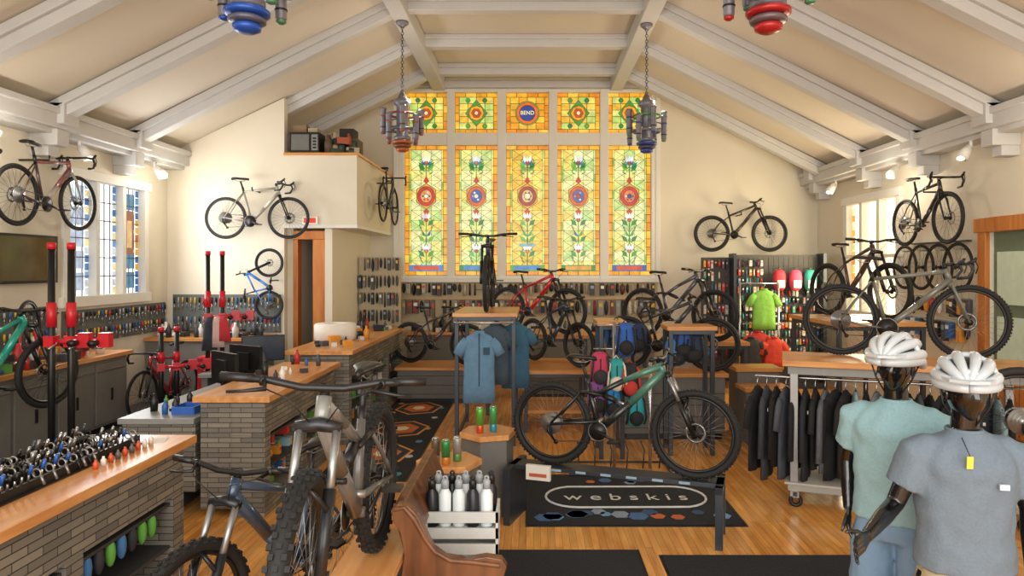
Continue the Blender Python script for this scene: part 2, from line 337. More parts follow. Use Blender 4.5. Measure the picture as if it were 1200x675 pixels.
b=B(); b.bb(XR+.08,XR+.1,10.75,12.45,1.5,3.4,mat('#fff0cc',.3,0,.06,4,1.9))
for k in range(14):
    for yy in (10.8,12.35,11.5): b.bb(XR+.06,XR+.075,yy,yy+.08,1.52+k*.13,1.64+k*.13,SG,col=C(AMB+PALE))
g=b.obj('leaded_panes'); b=B()
for a,c in ((10.62,10.76),(11.26,11.36),(11.86,11.96),(12.44,12.58)): b.bb(XR-.05,XR+.14,a,c,1.4,3.5,WHITE)
for a,c in ((1.38,1.5),(2.42,2.48),(3.38,3.52)): b.bb(XR-.07,XR+.14,10.6,12.6,a,c,WHITE)
w=b.obj('window_3',bevel=.008); g.parent=w
# ------------------------------------------------------------ BIKES
def wheel(b,c,R,tw,det,disc=True,tyre=RUB,rimm=BLK):
    x,z=c; n=48 if det>1 else 36
    b.torus((x,0,z),R-tw/2,tw/2,tw/2,tyre,n=n,k=10 if det>1 else 6)
    b.torus((x,0,z),R-tw-.006,.013,.013,rimm,n=n,k=6)
    ns=28 if det>0 else 20
    for i in range(ns):
        q=2*PI*i/ns; s=1 if i%2 else -1; q2=q+.35*(1 if i%4<2 else -1)
        b.cyl((x+.025*math.cos(q2),s*.03,z+.025*math.sin(q2)),(x+(R-tw-.01)*math.cos(q),0,z+(R-tw-.01)*math.sin(q)),.0016,SIL if det>1 else BLK,n=3)
    b.cyl((x,-.05,z),(x,.05,z),.018,BLK,n=10); b.cyl((x,-.036,z),(x,-.028,z),.03,BLK,n=12); b.cyl((x,.028,z),(x,.036,z),.03,BLK,n=12)
    if disc:
        b.torus((x,.045,z),.075,.012,.0015,SIL,n=24,k=4)
        for i in range(5):
            q=2*PI*i/5; b.cyl((x,.045,z),(x+.07*math.cos(q),.045,z+.07*math.sin(q)),.003,SIL,n=4)
    if det>1:
        N=72
        for i in range(N):
            q=2*PI*i/N
            for yy,ro in (((-.3,.0),(.3,.0)) if i%2 else ((0,0.002),(-.48,-.012),(.48,-.012))):
                R3=Matrix.Rotation(-q,3,'Y'); rad=R+ro-.002
                b.box((x+rad*math.cos(q),yy*tw,z+rad*math.sin(q)),(.010,tw*.24,.018),tyre,R=R3)
def saddle(b,p,m=BLK):
    x,z=p[0],p[2]; rings=[]
    for t,w,h in ((-.13,.05,.0),(-.11,.072,.012),(-.05,.068,.014),(.02,.038,.006),(.08,.024,.004),(.135,.012,-.004)):
        rings.append([(x+t,w*math.cos(2*PI*j/10),z+h+.018*math.sin(2*PI*j/10)) for j in range(10)])
    b.loft(rings,m)
    for s in(-1,1): b.tube([(x-.09,s*.02,z-.01),(x-.05,s*.02,z-.035),(x+.04,s*.02,z-.035),(x+.09,s*.01,z-.01)],.0035,SIL,n=5)
def bike(name,rear,head,kind='mtb',c1='#444444',c2=None,L=1.2,R=.37,tw=.058,steer=0,pitch=0,lean=0,det=1,fork='#1a1a1a',scale=1,tyre=RUB,c3=None):
    b=B(); m1=mat(c1,.3,.1,.06,6,0,.5); m2=mat(c2 or c1,.3,.1,.06,6,0,.5); mf=mat(fork,.3,.1,.06,6); m3=mat(c3 or c1,.3,.1,.06,6,0,.5)
    nt=12 if det>1 else 8
    road=kind in('road','gravel')
    if road:
        HB=Vector((L-.15,0,R+.37)); u=Vector((-.29,0,.957)); HT=HB+u*.14; BBp=Vector((.41,0,.28)); S=Vector((.28,0,.78)); SD=Vector((.235,0,.95)); rt=.019
    else:
        HB=Vector((L-.25,0,R+.48)); u=Vector((-.42,0,.907)); HT=HB+u*.11; BBp=Vector((.43,0,.335)); S=Vector((.335,0,.74)); SD=Vector((.275,0,.96)); rt=.022
    A=Vector((0,0,R))
    wheel(b,(0,R),R,tw,det,True,tyre)
    hb2=HB+u*.03; ht2=HT-u*.03; mid=(hb2+BBp)/2+Vector((0,0,-.012))
    b.tube([hb2,mid],[rt*1.5,rt*1.55],m1,nt); b.tube([mid,BBp],[rt*1.55,rt*1.5],m3,nt)
    b.cyl(HB,HT,rt*1.35,m1,n=nt); b.cyl(BBp+Vector((0,-.04,0)),BBp+Vector((0,.04,0)),.024,m2,n=12)
    if kind=='full':
        m_=(ht2*.5+S*.5)+Vector((0,0,-.05))
        b.tube([ht2,m_],[rt*1.4,rt*1.1],m1,nt); b.tube([m_,S+Vector((.02,0,-.12))],[rt*1.1,rt],m3,nt)
        b.tube([S,BBp],[rt*.9,rt*1.3],m2,nt)
        rk=Vector((.27,0,.66)); rk2=Vector((.47,0,.645)); pv=Vector((.44,0,.42)); sh=Vector((.70,0,.56))
        for s in (-1,1):
            o=Vector((0,s*.035,0)); oa=Vector((0,s*.07,0))
            b.tube([pv+o,Vector((.2,s*.06,.395)),A+oa],[.018,.014,.013],m2,8)
            b.tube([A+oa,Vector((.12,s*.06,.5)),rk+o],[.011,.011,.012],m2,8)
            b.tube([rk+o,S*.3+BBp*.0+Vector((.26,s*.035,.44)),rk2+o*.7],[.012,.015,.012],BLK,8)
        b.cyl(rk2,(rk2+sh)/2,.026,BLK,n=12); b.cyl((rk2+sh)/2,sh,.014,CHR,n=10); b.cyl(sh-Vector((0,.03,0)),sh+Vector((0,.03,0)),.014,BLK)
        b.cyl(pv-Vector((0,.045,0)),pv+Vector((0,.045,0)),.018,SIL)
    else:
        b.tube([ht2,S-Vector((-.008,0,.03))],[rt*1.1,rt*.85],m1,nt); b.tube([S,BBp],[rt*.85,rt],m2,nt)
        for s in(-1,1):
            oa=Vector((0,s*.062,0))
            b.tube([BBp+Vector((-.03,s*.035,0)),Vector((.2,s*.055,R-.01 if not road else .3)),A+oa],[.013,.011,.009],m2,6)
            b.tube([S+Vector((0,s*.012,-.05)),Vector((.14,s*.045,.55)),A+oa],[.009,.009,.008],m2,6)
    b.cyl(S-Vector((-.01,0,.05)),S+(SD-S)*.25,.019,BLK,n=8); b.cyl(S,SD-Vector((0,0,.03)),.0145,BLK,n=8); saddle(b,SD)
    b.cyl((BBp.x,-.048,BBp.z),(BBp.x,-.044,BBp.z),.078 if not road else .09,BLK,n=28)
    b.torus((BBp.x,-.046,BBp.z),.082 if not road else .094,.004,.003,SIL,n=28,k=4)
    q=.35
    for s,a in((-1,q),(1,q+PI)):
        e=Vector((BBp.x+.17*math.cos(a),s*.08,BBp.z-.17*math.sin(a)))
        b.tube([(BBp.x,s*.06,BBp.z),e],[.016,.011],BLK,8,sq=.6); b.box(e+Vector((0,s*.055,0)),(.09,.09,.016),BLK); b.cyl(e,e+Vector((0,s*.06,0)),.006,SIL,n=6)
    for k in range(4): b.cyl((0,-.03-.007*k,R),(0,-.034-.007*k,R),(.095-.02*k),SIL,n=20)
    b.tube([(0.005,-.046,R+.06),(BBp.x,-.046,BBp.z+.082)],.004,BLK,5); b.tube([(BBp.x,-.046,BBp.z-.082),(.06,-.05,R-.15),(.02,-.05,R-.12),(.01,-.05,R-.05)],.004,BLK,5)
    b.tube([(-.01,-.075,R-.01),(-.01,-.08,R-.06),(.04,-.06,R-.14)],[.012,.014,.01],BLK,6); b.cyl((.05,-.045,R-.155),(.05,-.055,R-.155),.02,BLK,n=10)
    M0=b.M.copy()
    b.M=M0@Matrix.Translation(HB)@Matrix.Rotation(steer,4,u)@Matrix.Translation(-HB)
    wheel(b,(L,R),R,tw,det,True,tyre)
    FA=Vector((L,0,R)); cr=HB-u*.02
    for s in(-1,1):
        fy=Vector((0,s*(.068 if not road else .05),0))
        if road: b.tube([cr+Vector((.0,s*.02,0)),cr*.75+FA*.25+fy,FA+fy],[.016,.014,.009],mf,8)
        else:
            top=cr+Vector((.03,0,.02))+fy
            b.cyl(top,FA*.5+top*.5+fy*.5,.0165,SIL if det>1 else BLK,n=nt); b.tube([top*.58+FA*.42+fy*.42,FA+fy],[.023,.021],mf,nt)
    if road: b.ell(cr,(.03,.035,.03),mf)
    else:
        b.tube([cr+Vector((.03,-.085,.02)),cr+Vector((.02,0,.03)),cr+Vector((.03,.085,.02))],[.022,.028,.022],mf,10)
        am=cr*.5+FA*.5+Vector((.045,0,.01))
        if det>1: b.tube([am+Vector((0,-.07,-.02)),am+Vector((.02,0,.07)),am+Vector((0,.07,-.02))],.012,mf,8)
    st=HT+u*.035; b.cyl(HT,st+u*.01,.019,BLK,n=10)
    if road:
        bc=st+Vector((.09,0,.01)); b.cyl(st,bc,.016,BLK,n=8)
        for s in(-1,1):
            pp=[bc+Vector(p) for p in((0,0,0),(0,s*.15,0),(.01,s*.2,0),(.075,s*.21,-.005),(.1,s*.213,-.055),(.06,s*.22,-.125),(-.03,s*.222,-.135))]
            b.tube(pp,.0145,BLK,8); b.tube([bc+Vector((.06,s*.21,0)),bc+Vector((.11,s*.21,.03)),bc+Vector((.125,s*.21,.055))],[.016,.016,.012],BLK,8)
            b.tube([bc+Vector((.115,s*.21,.03)),bc+Vector((.14,s*.21,-.03)),bc+Vector((.12,s*.21,-.09))],.006,BLK,5)
    else:
        bc=st+Vector((.05,0,.01)); b.cyl(st,bc,.02,BLK,n=10); hw=.385
        b.tube([bc+Vector(p) for p in((-.03,-hw,.03),(-.01,-.2,.022),(0,-.08,0),(0,.08,0),(-.01,.2,.022),(-.03,hw,.03))],.0145,BLK,nt)
        for s in(-1,1):
            b.tube([bc+Vector((-.02,s*.26,.026)),bc+Vector((-.03,s*(hw+.003),.03))],.0175,BLK,nt)
            b.tube([bc+Vector((.0,s*.22,.02)),bc+Vector((.05,s*.2,.0)),bc+Vector((.055,s*.28,-.01)),bc+Vector((.045,s*.34,-.015))],[.011,.010,.006,.006],BLK,8)
            b.cyl(bc+Vector((-.01,s*.215,.02)),bc+Vector((-.01,s*.235,.02)),.02,BLK,n=10)
            b.tube([bc+Vector((.05,s*.2,.0)),bc+Vector((.12,s*.1,-.02)),bc+Vector((.06,s*.03,-.12)),HB+Vector((0,s*.03,.02))],.0028,BLK,5)
    b.M=M0
    Mx=Matrix.Translation(rear)@Matrix.Rotation(head,4,'Z')@Matrix.Rotation(-pitch,4,'Y')@Matrix.Rotation(lean,4,'X')@Matrix.Scale(scale,4)
    return b.obj(name,Mx=Mx)
D=math.radians
bike('mountain_bike',(.17,6.1,.5),D(-20.7),'full','#4c7c6c','#17191c',L=1.25,det=2,c3='#1a2224')
bike('mountain_bike',(-.81,3.55,.8),D(-90),'full','#84827c','#5a5853',L=1.2,det=2,steer=D(6),tw=.068,fork='#222325',c3='#63615c')
bike('mountain_bike',(-1.2,4.27,.25),D(-108),'mtb','#34475a',L=1.2,det=2,steer=D(0),fork='#1b1e22')
bike('gravel_bike',(-5.68,7.5,2.71),D(90),'gravel','#7c4a44','#4a3230',L=1.02,R=.345,tw=.04,fork='#9a948c',c3='#a89c92')
bike('road_bike',(-4.89,10.85,2.71),0,'road','#a8a498','#8f8b82',L=1.0,R=.335,tw=.035)
bike('road_bike',(-2.62,11.9,3.05),D(90),'road','#3a3d40',L=1.0,R=.335,tw=.03)
bike('mountain_bike',(3.53,13.5,2.57),0,'mtb','#3a2f2c','#26221f',L=1.14,R=.36)
bike('gravel_bike',(5.42,9.95,2.56),D(-90),'gravel','#2c2c2e',L=1.02,R=.345,tw=.045)
bike('gravel_bike',(3.05,6.78,1.39),D(-20),'gravel','#72736a','#66665e',L=1.1,R=.35,tw=.045,det=1.5,fork='#72736a')
bike('mountain_bike',(4.05,9.4,1.6),D(-75),'mtb','#4a3432',L=1.12,R=.36)
bike('mountain_bike',(-.6,9.85,1.68),D(-90),'mtb','#2c3036',L=1.12,R=.37)
bike('mountain_bike',(-.42,11.2,1.22),D(-35),'mtb','#c01c28',L=1.15,R=.36)
bike('mountain_bike',(.0,10.35,.85),D(-50),'mtb','#2c3a44',L=1.0,R=.32)
bike('mountain_bike',(1.65,10.3,1.22),D(-42),'full','#4d5058','#3a3c44',L=1.18,R=.365)
bike('mountain_bike',(1.25,9.3,.87),D(-12),'mtb','#3a3a3c','#2a2826',L=1.15,R=.365)
bike('mountain_bike',(-2.15,11.9,.6),D(-20),'mtb','#4a3a34',L=1.12,R=.355)
bike('mountain_bike',(-5.05,5.75,.85),D(80),'mtb','#1f9a84',L=1.1,R=.36)
bike('road_bike',(-5.1,10.0,.22),D(-93),'road','#9a2c2c',L=1.0,R=.34,tw=.03)
bike('childrens_bike',(-3.96,10.83,1.66),0,'mtb','#2478c8',L=1.05,R=.36,pitch=D(90),scale=.64)
bike('mountain_bike',(3.35,4.7,.83),D(-10),'mtb','#2a2c30',L=1.15,R=.37)
# ------------------------------------------------------------ furniture helpers
def table(name,x0,x1,y0,y1,h,low=.0,rz=0,shelf=None):
    b=B(); cx,cy=(x0+x1)/2,(y0+y1)/2; w,d=(x1-x0)/2,(y1-y0)/2
    b.bb(-w,w,-d,d,h-.05,h,WTOPX)
    for sx in(-1,1):
        for sy in(-1,1): b.bb(sx*(w-.05)-.025,sx*(w-.05)+.025,sy*(d-.05)-.025,sy*(d-.05)+.025,0,h-.05,STEEL)
        b.bb(sx*(w-.05)-.02,sx*(w-.05)+.02,-d+.05,d-.05,h-.1,h-.05,STEEL); b.bb(sx*(w-.05)-.02,sx*(w-.05)+.02,-d+.05,d-.05,.08,.12,STEEL)
    for sy in(-1,1): b.bb(-w+.05,w-.05,sy*(d-.05)-.02,sy*(d-.05)+.02,h-.1,h-.05,STEEL)
    if shelf: b.bb(-w+.03,w-.03,-d+.03,d-.03,shelf-.04,shelf,WTOPX)
    return b.obj(name,(cx,cy,0),rz,bevel=.004)
def plinth(name,x0,x1,y0,y1,h,m=GREY,rz=0):
    b=B(); cx,cy=(x0+x1)/2,(y0+y1)/2; w,d=(x1-x0)/2,(y1-y0)/2
    b.bb(-w,w,-d,d,h-.05,h,WTOPX); b.bb(-w+.04,w-.04,-d+.04,d-.04,.08,h-.05,m); b.bb(-w+.07,w-.07,-d+.07,d-.07,0,.08,BLK)
    for k in range(1,int(h/.15)): b.bb(-w+.035,w-.035,-d+.035,d-.035,k*.15,k*.15+.008,DGREY)
    return b.obj(name,(cx,cy,0),rz,bevel=.004)
L_=1.85; a=math.atan2(5.62-6.2,1.55+.18)
b=B(); b.bb(-L_/2,L_/2,-.1,.1,.465,.5,STEEL)
b.bb(-L_/2,-L_/2+.06,-.24,.22,0,.5,STEEL)
for sy in(-.2,.16): b.bb(L_/2-.06,L_/2,sy,sy+.05,0,.5,STEEL)
b.bb(L_/2-.06,L_/2,-.2,.2,.44,.5,STEEL)
for k in range(7): b.bb(-.75+k*.22,-.66+k*.22,-.103,-.1,.472,.493,mat('#8fa8b8',.5))
b.bb(-.74,-.52,-.17,-.13,.40,.53,WHITE); b.bb(-.71,-.55,-.175,-.17,.43,.46,mat('#b85a3a',.6)); b.bb(-.64,-.62,-.15,-.09,.46,.48,STEEL)
b.obj('bike_display_bench',(.69,5.9,0),a,bevel=.004)
b=B()
for k in range(6): b.tube([(-.45+k*.18,0,.02),(-.45+k*.18,-.1,.25),(-.45+k*.18,.15,.28)],.008,STEEL,6)
b.tube([(-.55,-.25,.02),(.55,-.25,.02)],.012,STEEL,6);b.tube([(-.55,.25,.02),(.55,.25,.02)],.012,STEEL,6)
b.tube([(-.55,-.25,.02),(-.55,.25,.02)],.012,STEEL,6);b.tube([(.55,-.25,.02),(.55,.25,.02)],.012,STEEL,6)
b.cyl((-.05,0,.02),(-.05,0,1.65),.02,CHR); b.cyl((.35,0,.02),(.35,0,1.2),.02,CHR)
for zz in(1.0,1.35,1.62): b.tube([(-.28,0,zz),(.18,0,zz)],.008,CHR,6)
b.obj('bike_floor_rack',(.95,7.6,0))
b=B(); b.bb(-.15,.15,-.85,.85,.76,.8,WTOP)
for sy in(-.7,.7): b.bb(-.13,.13,sy-.04,sy+.04,0,.76,STEEL)
b.obj('wooden_bike_stand',(-.81,2.95,0),bevel=.004)
b=B(); b.bb(-.2,.2,-.85,.85,.2,.25,WTOP); b.bb(-.17,.17,-.8,.8,0,.2,DGREY); b.obj('bike_plinth',(-1.4,3.7,0),D(-18),bevel=.004)
table('display_table',-1.02,-.2,8.6,10.05,1.68)
table('display_table',-.75,.85,10.4,11.6,1.22)
table('display_table',-.15,1.0,9.3,10.35,.85,shelf=.3)
plinth('display_plinth',-.1,.95,11.7,12.5,.6)
table('display_table',1.5,3.0,9.45,10.7,1.22)
plinth('display_plinth',1.15,2.55,8.9,9.4,.87)
plinth('display_plinth',-2.3,-.9,11.3,12.2,.6)
b=B()
for k in range(4):
    b.bb(-.28,.28,-.8+k*.4,-.4+k*.4,0,.32+k*.2-.05,GREY); b.bb(-.31,.31,-.84+k*.4,-.4+k*.4,.32+k*.2-.05,.32+k*.2,WTOPX)
b.obj('stepped_display',(3.0,8.7,0),bevel=.004)
table('display_table',.75,1.1,8.0,8.6,1.62)
table('display_table',1.6,2.2,8.15,8.6,1.55)
def hexp(name,x,y,h,r,rz=.3):
    b=B(); hx=[(r*math.cos(k*PI/3+rz),r*math.sin(k*PI/3+rz)) for k in range(6)]
    b.prism(hx,(0,0,h-.05),(1,0,0),(0,1,0),.05,WTOP); b.prism([(q[0]*.9,q[1]*.9) for q in hx],(0,0,0),(1,0,0),(0,1,0),h-.05,GREY)
    b.obj(name,(x,y,0),bevel=.005)
hexp('hexagonal_pedestal',-.42,6.35,.74,.27); hexp('hexagonal_pedestal',-.69,5.6,.68,.27,.1)
def bottle(name,x,y,z,h,r,c,cap='#151515',rough=.35):
    b=B(); m=mat(c,rough,0,.05,5); mc=mat(cap,.4)
    b.lathe((0,0,0),[(r*.9,0),(r,.01),(r,h*.68),(r*.55,h*.8),(r*.5,h*.82)],m); b.lathe((0,0,0),[(r*.6,h*.8),(r*.62,h*.95),(r*.4,h)],mc)
    b.torus((0,0,h*1.02),r*.3,.006,.006,mc,n=12,k=5)
    b.obj(name,(x,y,z))
def can(x,y,z,c1,c2,h=.2):
    b=B(); b.lathe((0,0,0),[(.03,0),(.034,.008),(.034,h*.5)],mat(c1,.3,.3)); b.lathe((0,0,0),[(.0345,h*.3),(.0345,h*.88),(.028,h*.96)],mat(c2,.3,.3)); b.lathe((0,0,0),[(.027,h*.94),(.026,h),(.02,h)],CHR); b.obj('beverage_can',(x,y,z))
can(-.49,6.25,.74,'#c8502a','#5fa83a',.24); can(-.37,6.3,.74,'#3a8a9a','#4fa05a',.24)
can(-.79,5.52,.68,'#8a8a80','#6a5a4a'); can(-.70,5.46,.68,'#c87a30','#3a8a4a'); can(-.62,5.56,.68,'#5a8a4a','#9a9a94')
# ------------------------------------------------------------ pew with crate
b=B()
S2=3.45/800
def pp(l): return [((x-CX)*S2,CH-(y-HY)*S2) for x,y in l]
prof=pp([(458,598),(466,590),(478,592),(488,602),(498,622),(508,642),(522,652),(545,656),(570,652),(588,655),(594,664),(590,676),(575,682),(560,720),(560,830),(440,830),(450,720),(470,680),(474,650),(470,625),(462,612)])
b.prism(prof,(0,3.5,0),(1,0,0),(0,0,1),.06,WDARK)
b.tube([((x-CX)*S2,3.44,CH-(y-HY)*S2) for x,y in ((462,596),(474,594),(486,608),(498,630),(510,646),(528,656),(555,658),(586,662))],.014,WDARK,8)
b.prism(pp([(458,598),(470,596),(488,640),(480,660),(472,650)]),(0,4.6,0),(1,0,0),(0,0,1),1.12,WDARK)
b.bb(-.62,-.22,3.5,4.6,.44,.48,WDARK); b.bb(-.75,-.28,4.6,4.66,0,.75,WDARK)
b.obj('church_pew',bevel=.008)
b=B(); WS=mat('#c9cac4',.6)
cy=4.0
for z in (.62,.71,.80):
    b.bb(-.62,-.2,-.12,-.105,z,z+.06,WS); b.bb(-.62,-.2,.105,.12,z,z+.06,WS)
for x in(-.62,-.215): b.bb(x,x+.015,-.12,.12,.60,.86,WS)
b.bb(-.62,-.2,-.12,.12,.60,.615,WS); b.bb(-.62,-.2,-.10,.10,.745,.76,WS)
for x in(-.61,-.24):
    for y in(-.1,.08): b.bb(x,x+.02,y,y+.02,.48,.6,DGREY)
b.obj('bottle_crate',(0,cy,0))
for k,(x,dy,c) in enumerate(((-.585,-.055,'#17181a'),(-.51,-.055,'#e4eaea'),(-.43,-.055,'#dfe5e6'),(-.35,-.055,'#202224'),(-.27,-.055,'#dde6e8'),(-.56,.045,'#dfe6e6'),(-.48,.045,'#17181a'),(-.40,.045,'#d9dfe0'),(-.32,.045,'#e2e8e8'),(-.25,.045,'#17181a'))):
    bottle('water_bottle',x,cy+dy,.761,.27,.036,c,'#151515' if c[1] in '12' else '#9aa0a2')
# ------------------------------------------------------------ mats
def mat_rug(name,x0,x1,y0,y1,txt=None,rz=0,deco=0):
    b=B(); w,d=(x1-x0)/2,(y1-y0)/2; b.bb(-w,w,-d,d,0,.012,MATT)
    b.bb(-w-.02,w+.02,-d-.02,d+.02,0,.006,BLK)
    Wm=mat('#d8d8d4',.9)
    if deco==1:
        for k in range(22):
            x=random.uniform(-w*.85,w*.85);y=random.choice([-1,1])*random.uniform(.55,.8)*d; r=random.uniform(.05,.1)
            b.prism([(x+r*math.cos(q*PI/3),y+r*math.sin(q*PI/3)) for q in range(6)],(0,0,.012),(1,0,0),(0,1,0),.001,mat(random.choice(['#4a6f9a','#6f9ac0','#c86a3a','#8a9aa8','#39557a']),.9))
        pts=[]; rw,rd=w*.82,d*.42
        for k in range(24):
            q=2*PI*k/24; pts.append((math.copysign(rw-rd,math.cos(q))+rd*math.cos(q),rd*math.sin(q),.014))
        b.tube(pts+[pts[0]],.012,Wm,6,cap=False)
    if deco==2:
        for yy in (-d*.6,-.1*d,d*.45):
            for r,c in((.38,'#d8903a'),(.34,'#2c3038'),(.24,'#c86a30'),(.1,'#e8d8b0')):
                b.prism([(r*math.cos(q*PI/3+.3),yy+r*1.3*math.sin(q*PI/3+.3)) for q in range(6)],(0,0,.012+.002*(.4-r)*10),(1,0,0),(0,1,0),.001,mat(c,.9))
        for k in range(14): b.prism([(.35*(-1)**k+.05*math.cos(q*PI/3),-d*.92+k*.35+.07*math.sin(q*PI/3)) for q in range(6)],(0,0,.014),(1,0,0),(0,1,0),.001,mat(random.choice(['#d8903a','#c0c0b8','#4a8fa0']),.9))
    o=b.obj(name,((x0+x1)/2,(y0+y1)/2,0),rz)
    if txt: text(txt,o,(0,-.02,.016),.25,Wm)
mat_rug('logo_floor_mat',-.05,1.85,5.95,7.4,'w e b s k i s',0,1)
mat_rug('logo_floor_mat',-2.3,-1.35,7.2,12.3,None,0,2)
mat_rug('floor_mat',-.32,.82,4.2,5.42); mat_rug('floor_mat',1.0,2.9,4.2,5.32,None,0)
# ------------------------------------------------------------ counters
PAL=['#1f1f22','#2c2c30','#44464a','#c8c8c4','#b82c2c','#2c66a8','#d8902c','#3a3a3a','#151515','#5fa040','#e8e4d8']
def merch(b,axis,p,a0,a1,z0,z1,n,rows,pal=PAL,dep=.06,sg=-1,hw=.8):
    dw=(a1-a0)/n; dz=(z1-z0)/rows
    for r in range(rows):
        for i in range(n):
            if random.random()<.05: continue
            w=dw*random.uniform(.5,hw); h=dz*random.uniform(.55,.85); ca=a0+(i+.5)*dw; zt=z0+(r+1)*dz-.05*dz
            m=mat(random.choice(pal),.5); d=dep*random.uniform(.5,1)
            q=random.random()
            def P(a,y,z): return (a,p+sg*y,z) if axis=='Y' else (p+sg*y,a,z)
            c=P(ca,d/2+.01,zt-h/2)
            if q<.55:
                b.box(c,(w,d,h) if axis=='Y' else (d,w,h),m); b.box(P(ca,d+.012,zt-h*.3),(w*.7,.004,h*.25) if axis=='Y' else (.004,w*.7,h*.25),mat(random.choice(['#e8e4d8','#c83a2c','#d8b040','#8aa0b0']),.5))
            elif q<.8: b.ell(c,(w/2,d/2,h/2) if axis=='Y' else (d/2,w/2,h/2),m,8,6)
            else: b.cyl(P(ca,d/2+.01,zt-h),P(ca,d/2+.01,zt),w*.35,m,w*.25,n=8)
            b.cyl(P(ca,0,zt+.01),P(ca,d+.03,zt+.01),.004,SIL,n=4)
def counter(name,x0,x1,y0,y1,h,top=WTOP):
    b=B(); w,d=(x1-x0)/2,(y1-y0)/2
    b.bb(-w-.05,w+.06,-d-.05,d+.06,h-.055,h,top)
    b.bb(-w,w-.3,-d,d,.08,h-.055,BRICK); b.bb(w-.3,w,-d,d,h-.36,h-.055,BRICK); b.bb(w-.3,w,-d,d,0,.12,BRICK)
    n=max(1,int(round(2*d/1.3)))
    for i in range(n+1): yy=-d+i*(2*d-.14)/n; b.bb(w-.3,w,yy,yy+.14,.12,h-.36,BRICK)
    for z in (.4,.68):
        if z<h-.4: b.bb(w-.3,w-.02,-d+.1,d-.1,z,z+.02,DGREY)
    return b.obj(name,((x0+x1)/2,(y0+y1)/2,0),bevel=.004)
counter('sales_counter',-3.0,-2.38,1.4,4.65,1.1)
counter('sales_counter',-3.0,-2.42,6.15,8.3,1.1)
counter('sales_counter',-3.1,-2.35,8.7,12.3,1.2)
b=B()
merch(b,'X',-2.66,1.6,4.45,.14,.42,26,1,PAL,.16,1); merch(b,'X',-2.66,1.6,4.45,.43,.74,34,1,['#2c66a8','#5fa040','#1f1f22','#9ab8c8','#3a3a3a','#2c2c30'],.16,1)
for k in range(26):
    y=1.7+k*.105; b.tube([(-2.6,y,.72),(-2.45,y,.72)],.004,SIL,4); b.ell((-2.42,y,.62),(.03,.03,.08),mat(random.choice(['#1a1a1a','#2c2c30','#3f6fa0','#5fa040']),.7),8,6)
b.obj('counter_merchandise')
b=B(); merch(b,'X',-2.68,6.35,8.1,.14,.7,16,3,['#c83a2c','#e8e4d8','#2c66a8','#d8902c','#5fa040','#1f1f22','#9ab8c8'],.18,1); b.obj('counter_merchandise')
b=B(); merch(b,'X',-2.62,8.9,12.1,.14,.8,22,3,PAL,.18,1); b.obj('counter_merchandise')
b=B(); b.bb(-3.75,-3.06,6.15,8.2,.84,.89,mat('#8f8f8a',.4)); b.bb(-3.72,-3.06,6.18,6.28,.22,.84,BRICK); b.bb(-3.72,-3.62,6.28,8.15,.22,.84,GREY)
b.bb(-3.6,-3.1,6.7,7.9,.6,.62,GREY); b.obj('checkout_desk',bevel=.004)
b=B(); b.bb(-4.3,-3.17,8.75,9.5,.84,.89,mat('#8f8f8a',.4)); b.bb(-4.28,-4.2,8.8,9.45,.22,.84,GREY); b.bb(-4.2,-3.2,9.4,9.44,.1,.84,GREY); b.obj('office_desk',bevel=.004)
def monitor(x,y,z,rz,s=1):
    b=B(); b.bb(-.27,.27,-.02,.02,.12,.46,BLK); b.bb(-.255,.255,-.024,-.02,.135,.445,mat('#39424c',.15,emit=.15)); b.bb(-.03,.03,.0,.03,.01,.2,BLK); b.bb(-.12,.12,-.08,.1,0,.015,BLK); b.bb(-.1,.1,.02,.05,.18,.38,BLK)
    b.obj('computer_monitor',(x,y,z),rz,bevel=.004)
monitor(-3.3,7.3,.89,D(140)); monitor(-3.35,7.95,.89,D(150)); monitor(-3.6,9.1,.89,D(30))
b=B(); b.bb(-.22,.22,-.08,.08,0,.02,BLK)
for r in range(4):
    for k in range(13): b.bb(-.21+k*.032,-.185+k*.032,-.07+r*.035,-.042+r*.035,.02,.027,DGREY)
b.obj('keyboard',(-3.35,6.7,.89),D(80))
b=B(); b.lathe((0,0,0),[(.2,0),(.22,.01),(.22,.05),(.2,.06)],BLK,20); b.cyl((0,0,-.6),(0,0,0),.03,CHR); b.lathe((0,0,-.72),[(.22,0),(.22,.02),(.04,.05),(.03,.12)],BLK,20); b.torus((0,0,-.4),.15,.01,.01,CHR,'Z'); b.obj('bar_stool',(-3.35,8.48,.94))
b=B(); b.lathe((0,0,0),[(.27,0),(.3,.01),(.3,.22),(.28,.24),(.1,.24),(.09,.2)],mat('#e6e0d4',.7),24); b.obj('packing_paper_roll',(-2.9,10.0,1.2))
b=B(); HB_=mat('#1f58a8',.4)
for row,x in enumerate((-2.9,-2.74,-2.6)):
    ys_,n=(2.2,60) if row<2 else (3.0,30)
    b.bb(x-.008,x+.008,ys_,4.5,1.1,1.15,BLK); b.bb(x-.04,x+.04,ys_,4.5,1.1,1.108,BLK)
    for k in range(n):
        y=ys_+.04+k*(4.42-ys_)/n; hh=random.uniform(.05,.09); q=random.random()
        if q<.6:
            b.tube([(x,y,1.15),(x+.005,y,1.17+hh*.3)],.006,random.choice([SIL,CHR]),5); b.tube([(x+.005,y,1.165+hh*.3),(x+.02,y,1.16+hh)],.009,random.choice([HB_,SIL,BLK,BLK,STEEL,CHR]),6)
        else: 
            b.torus((x+.01,y,1.18),.022,.005,.006,random.choice([BLK,SIL]),n=10,k=4); b.tube([(x+.03,y,1.17),(x+.05,y,1.12)],.008,random.choice([SIL,BLK,SIL]),5)
b.obj('hand_tool_display')
b=B()
for k in range(9):
    y=3.9+k*.07; b.lathe((-2.5,y,1.1),[(.014,0),(.016,.035),(.008,.045),(.007,.055)],mat(random.choice(['#c8502a','#e8e0d0','#5a5a58']),.4),8)
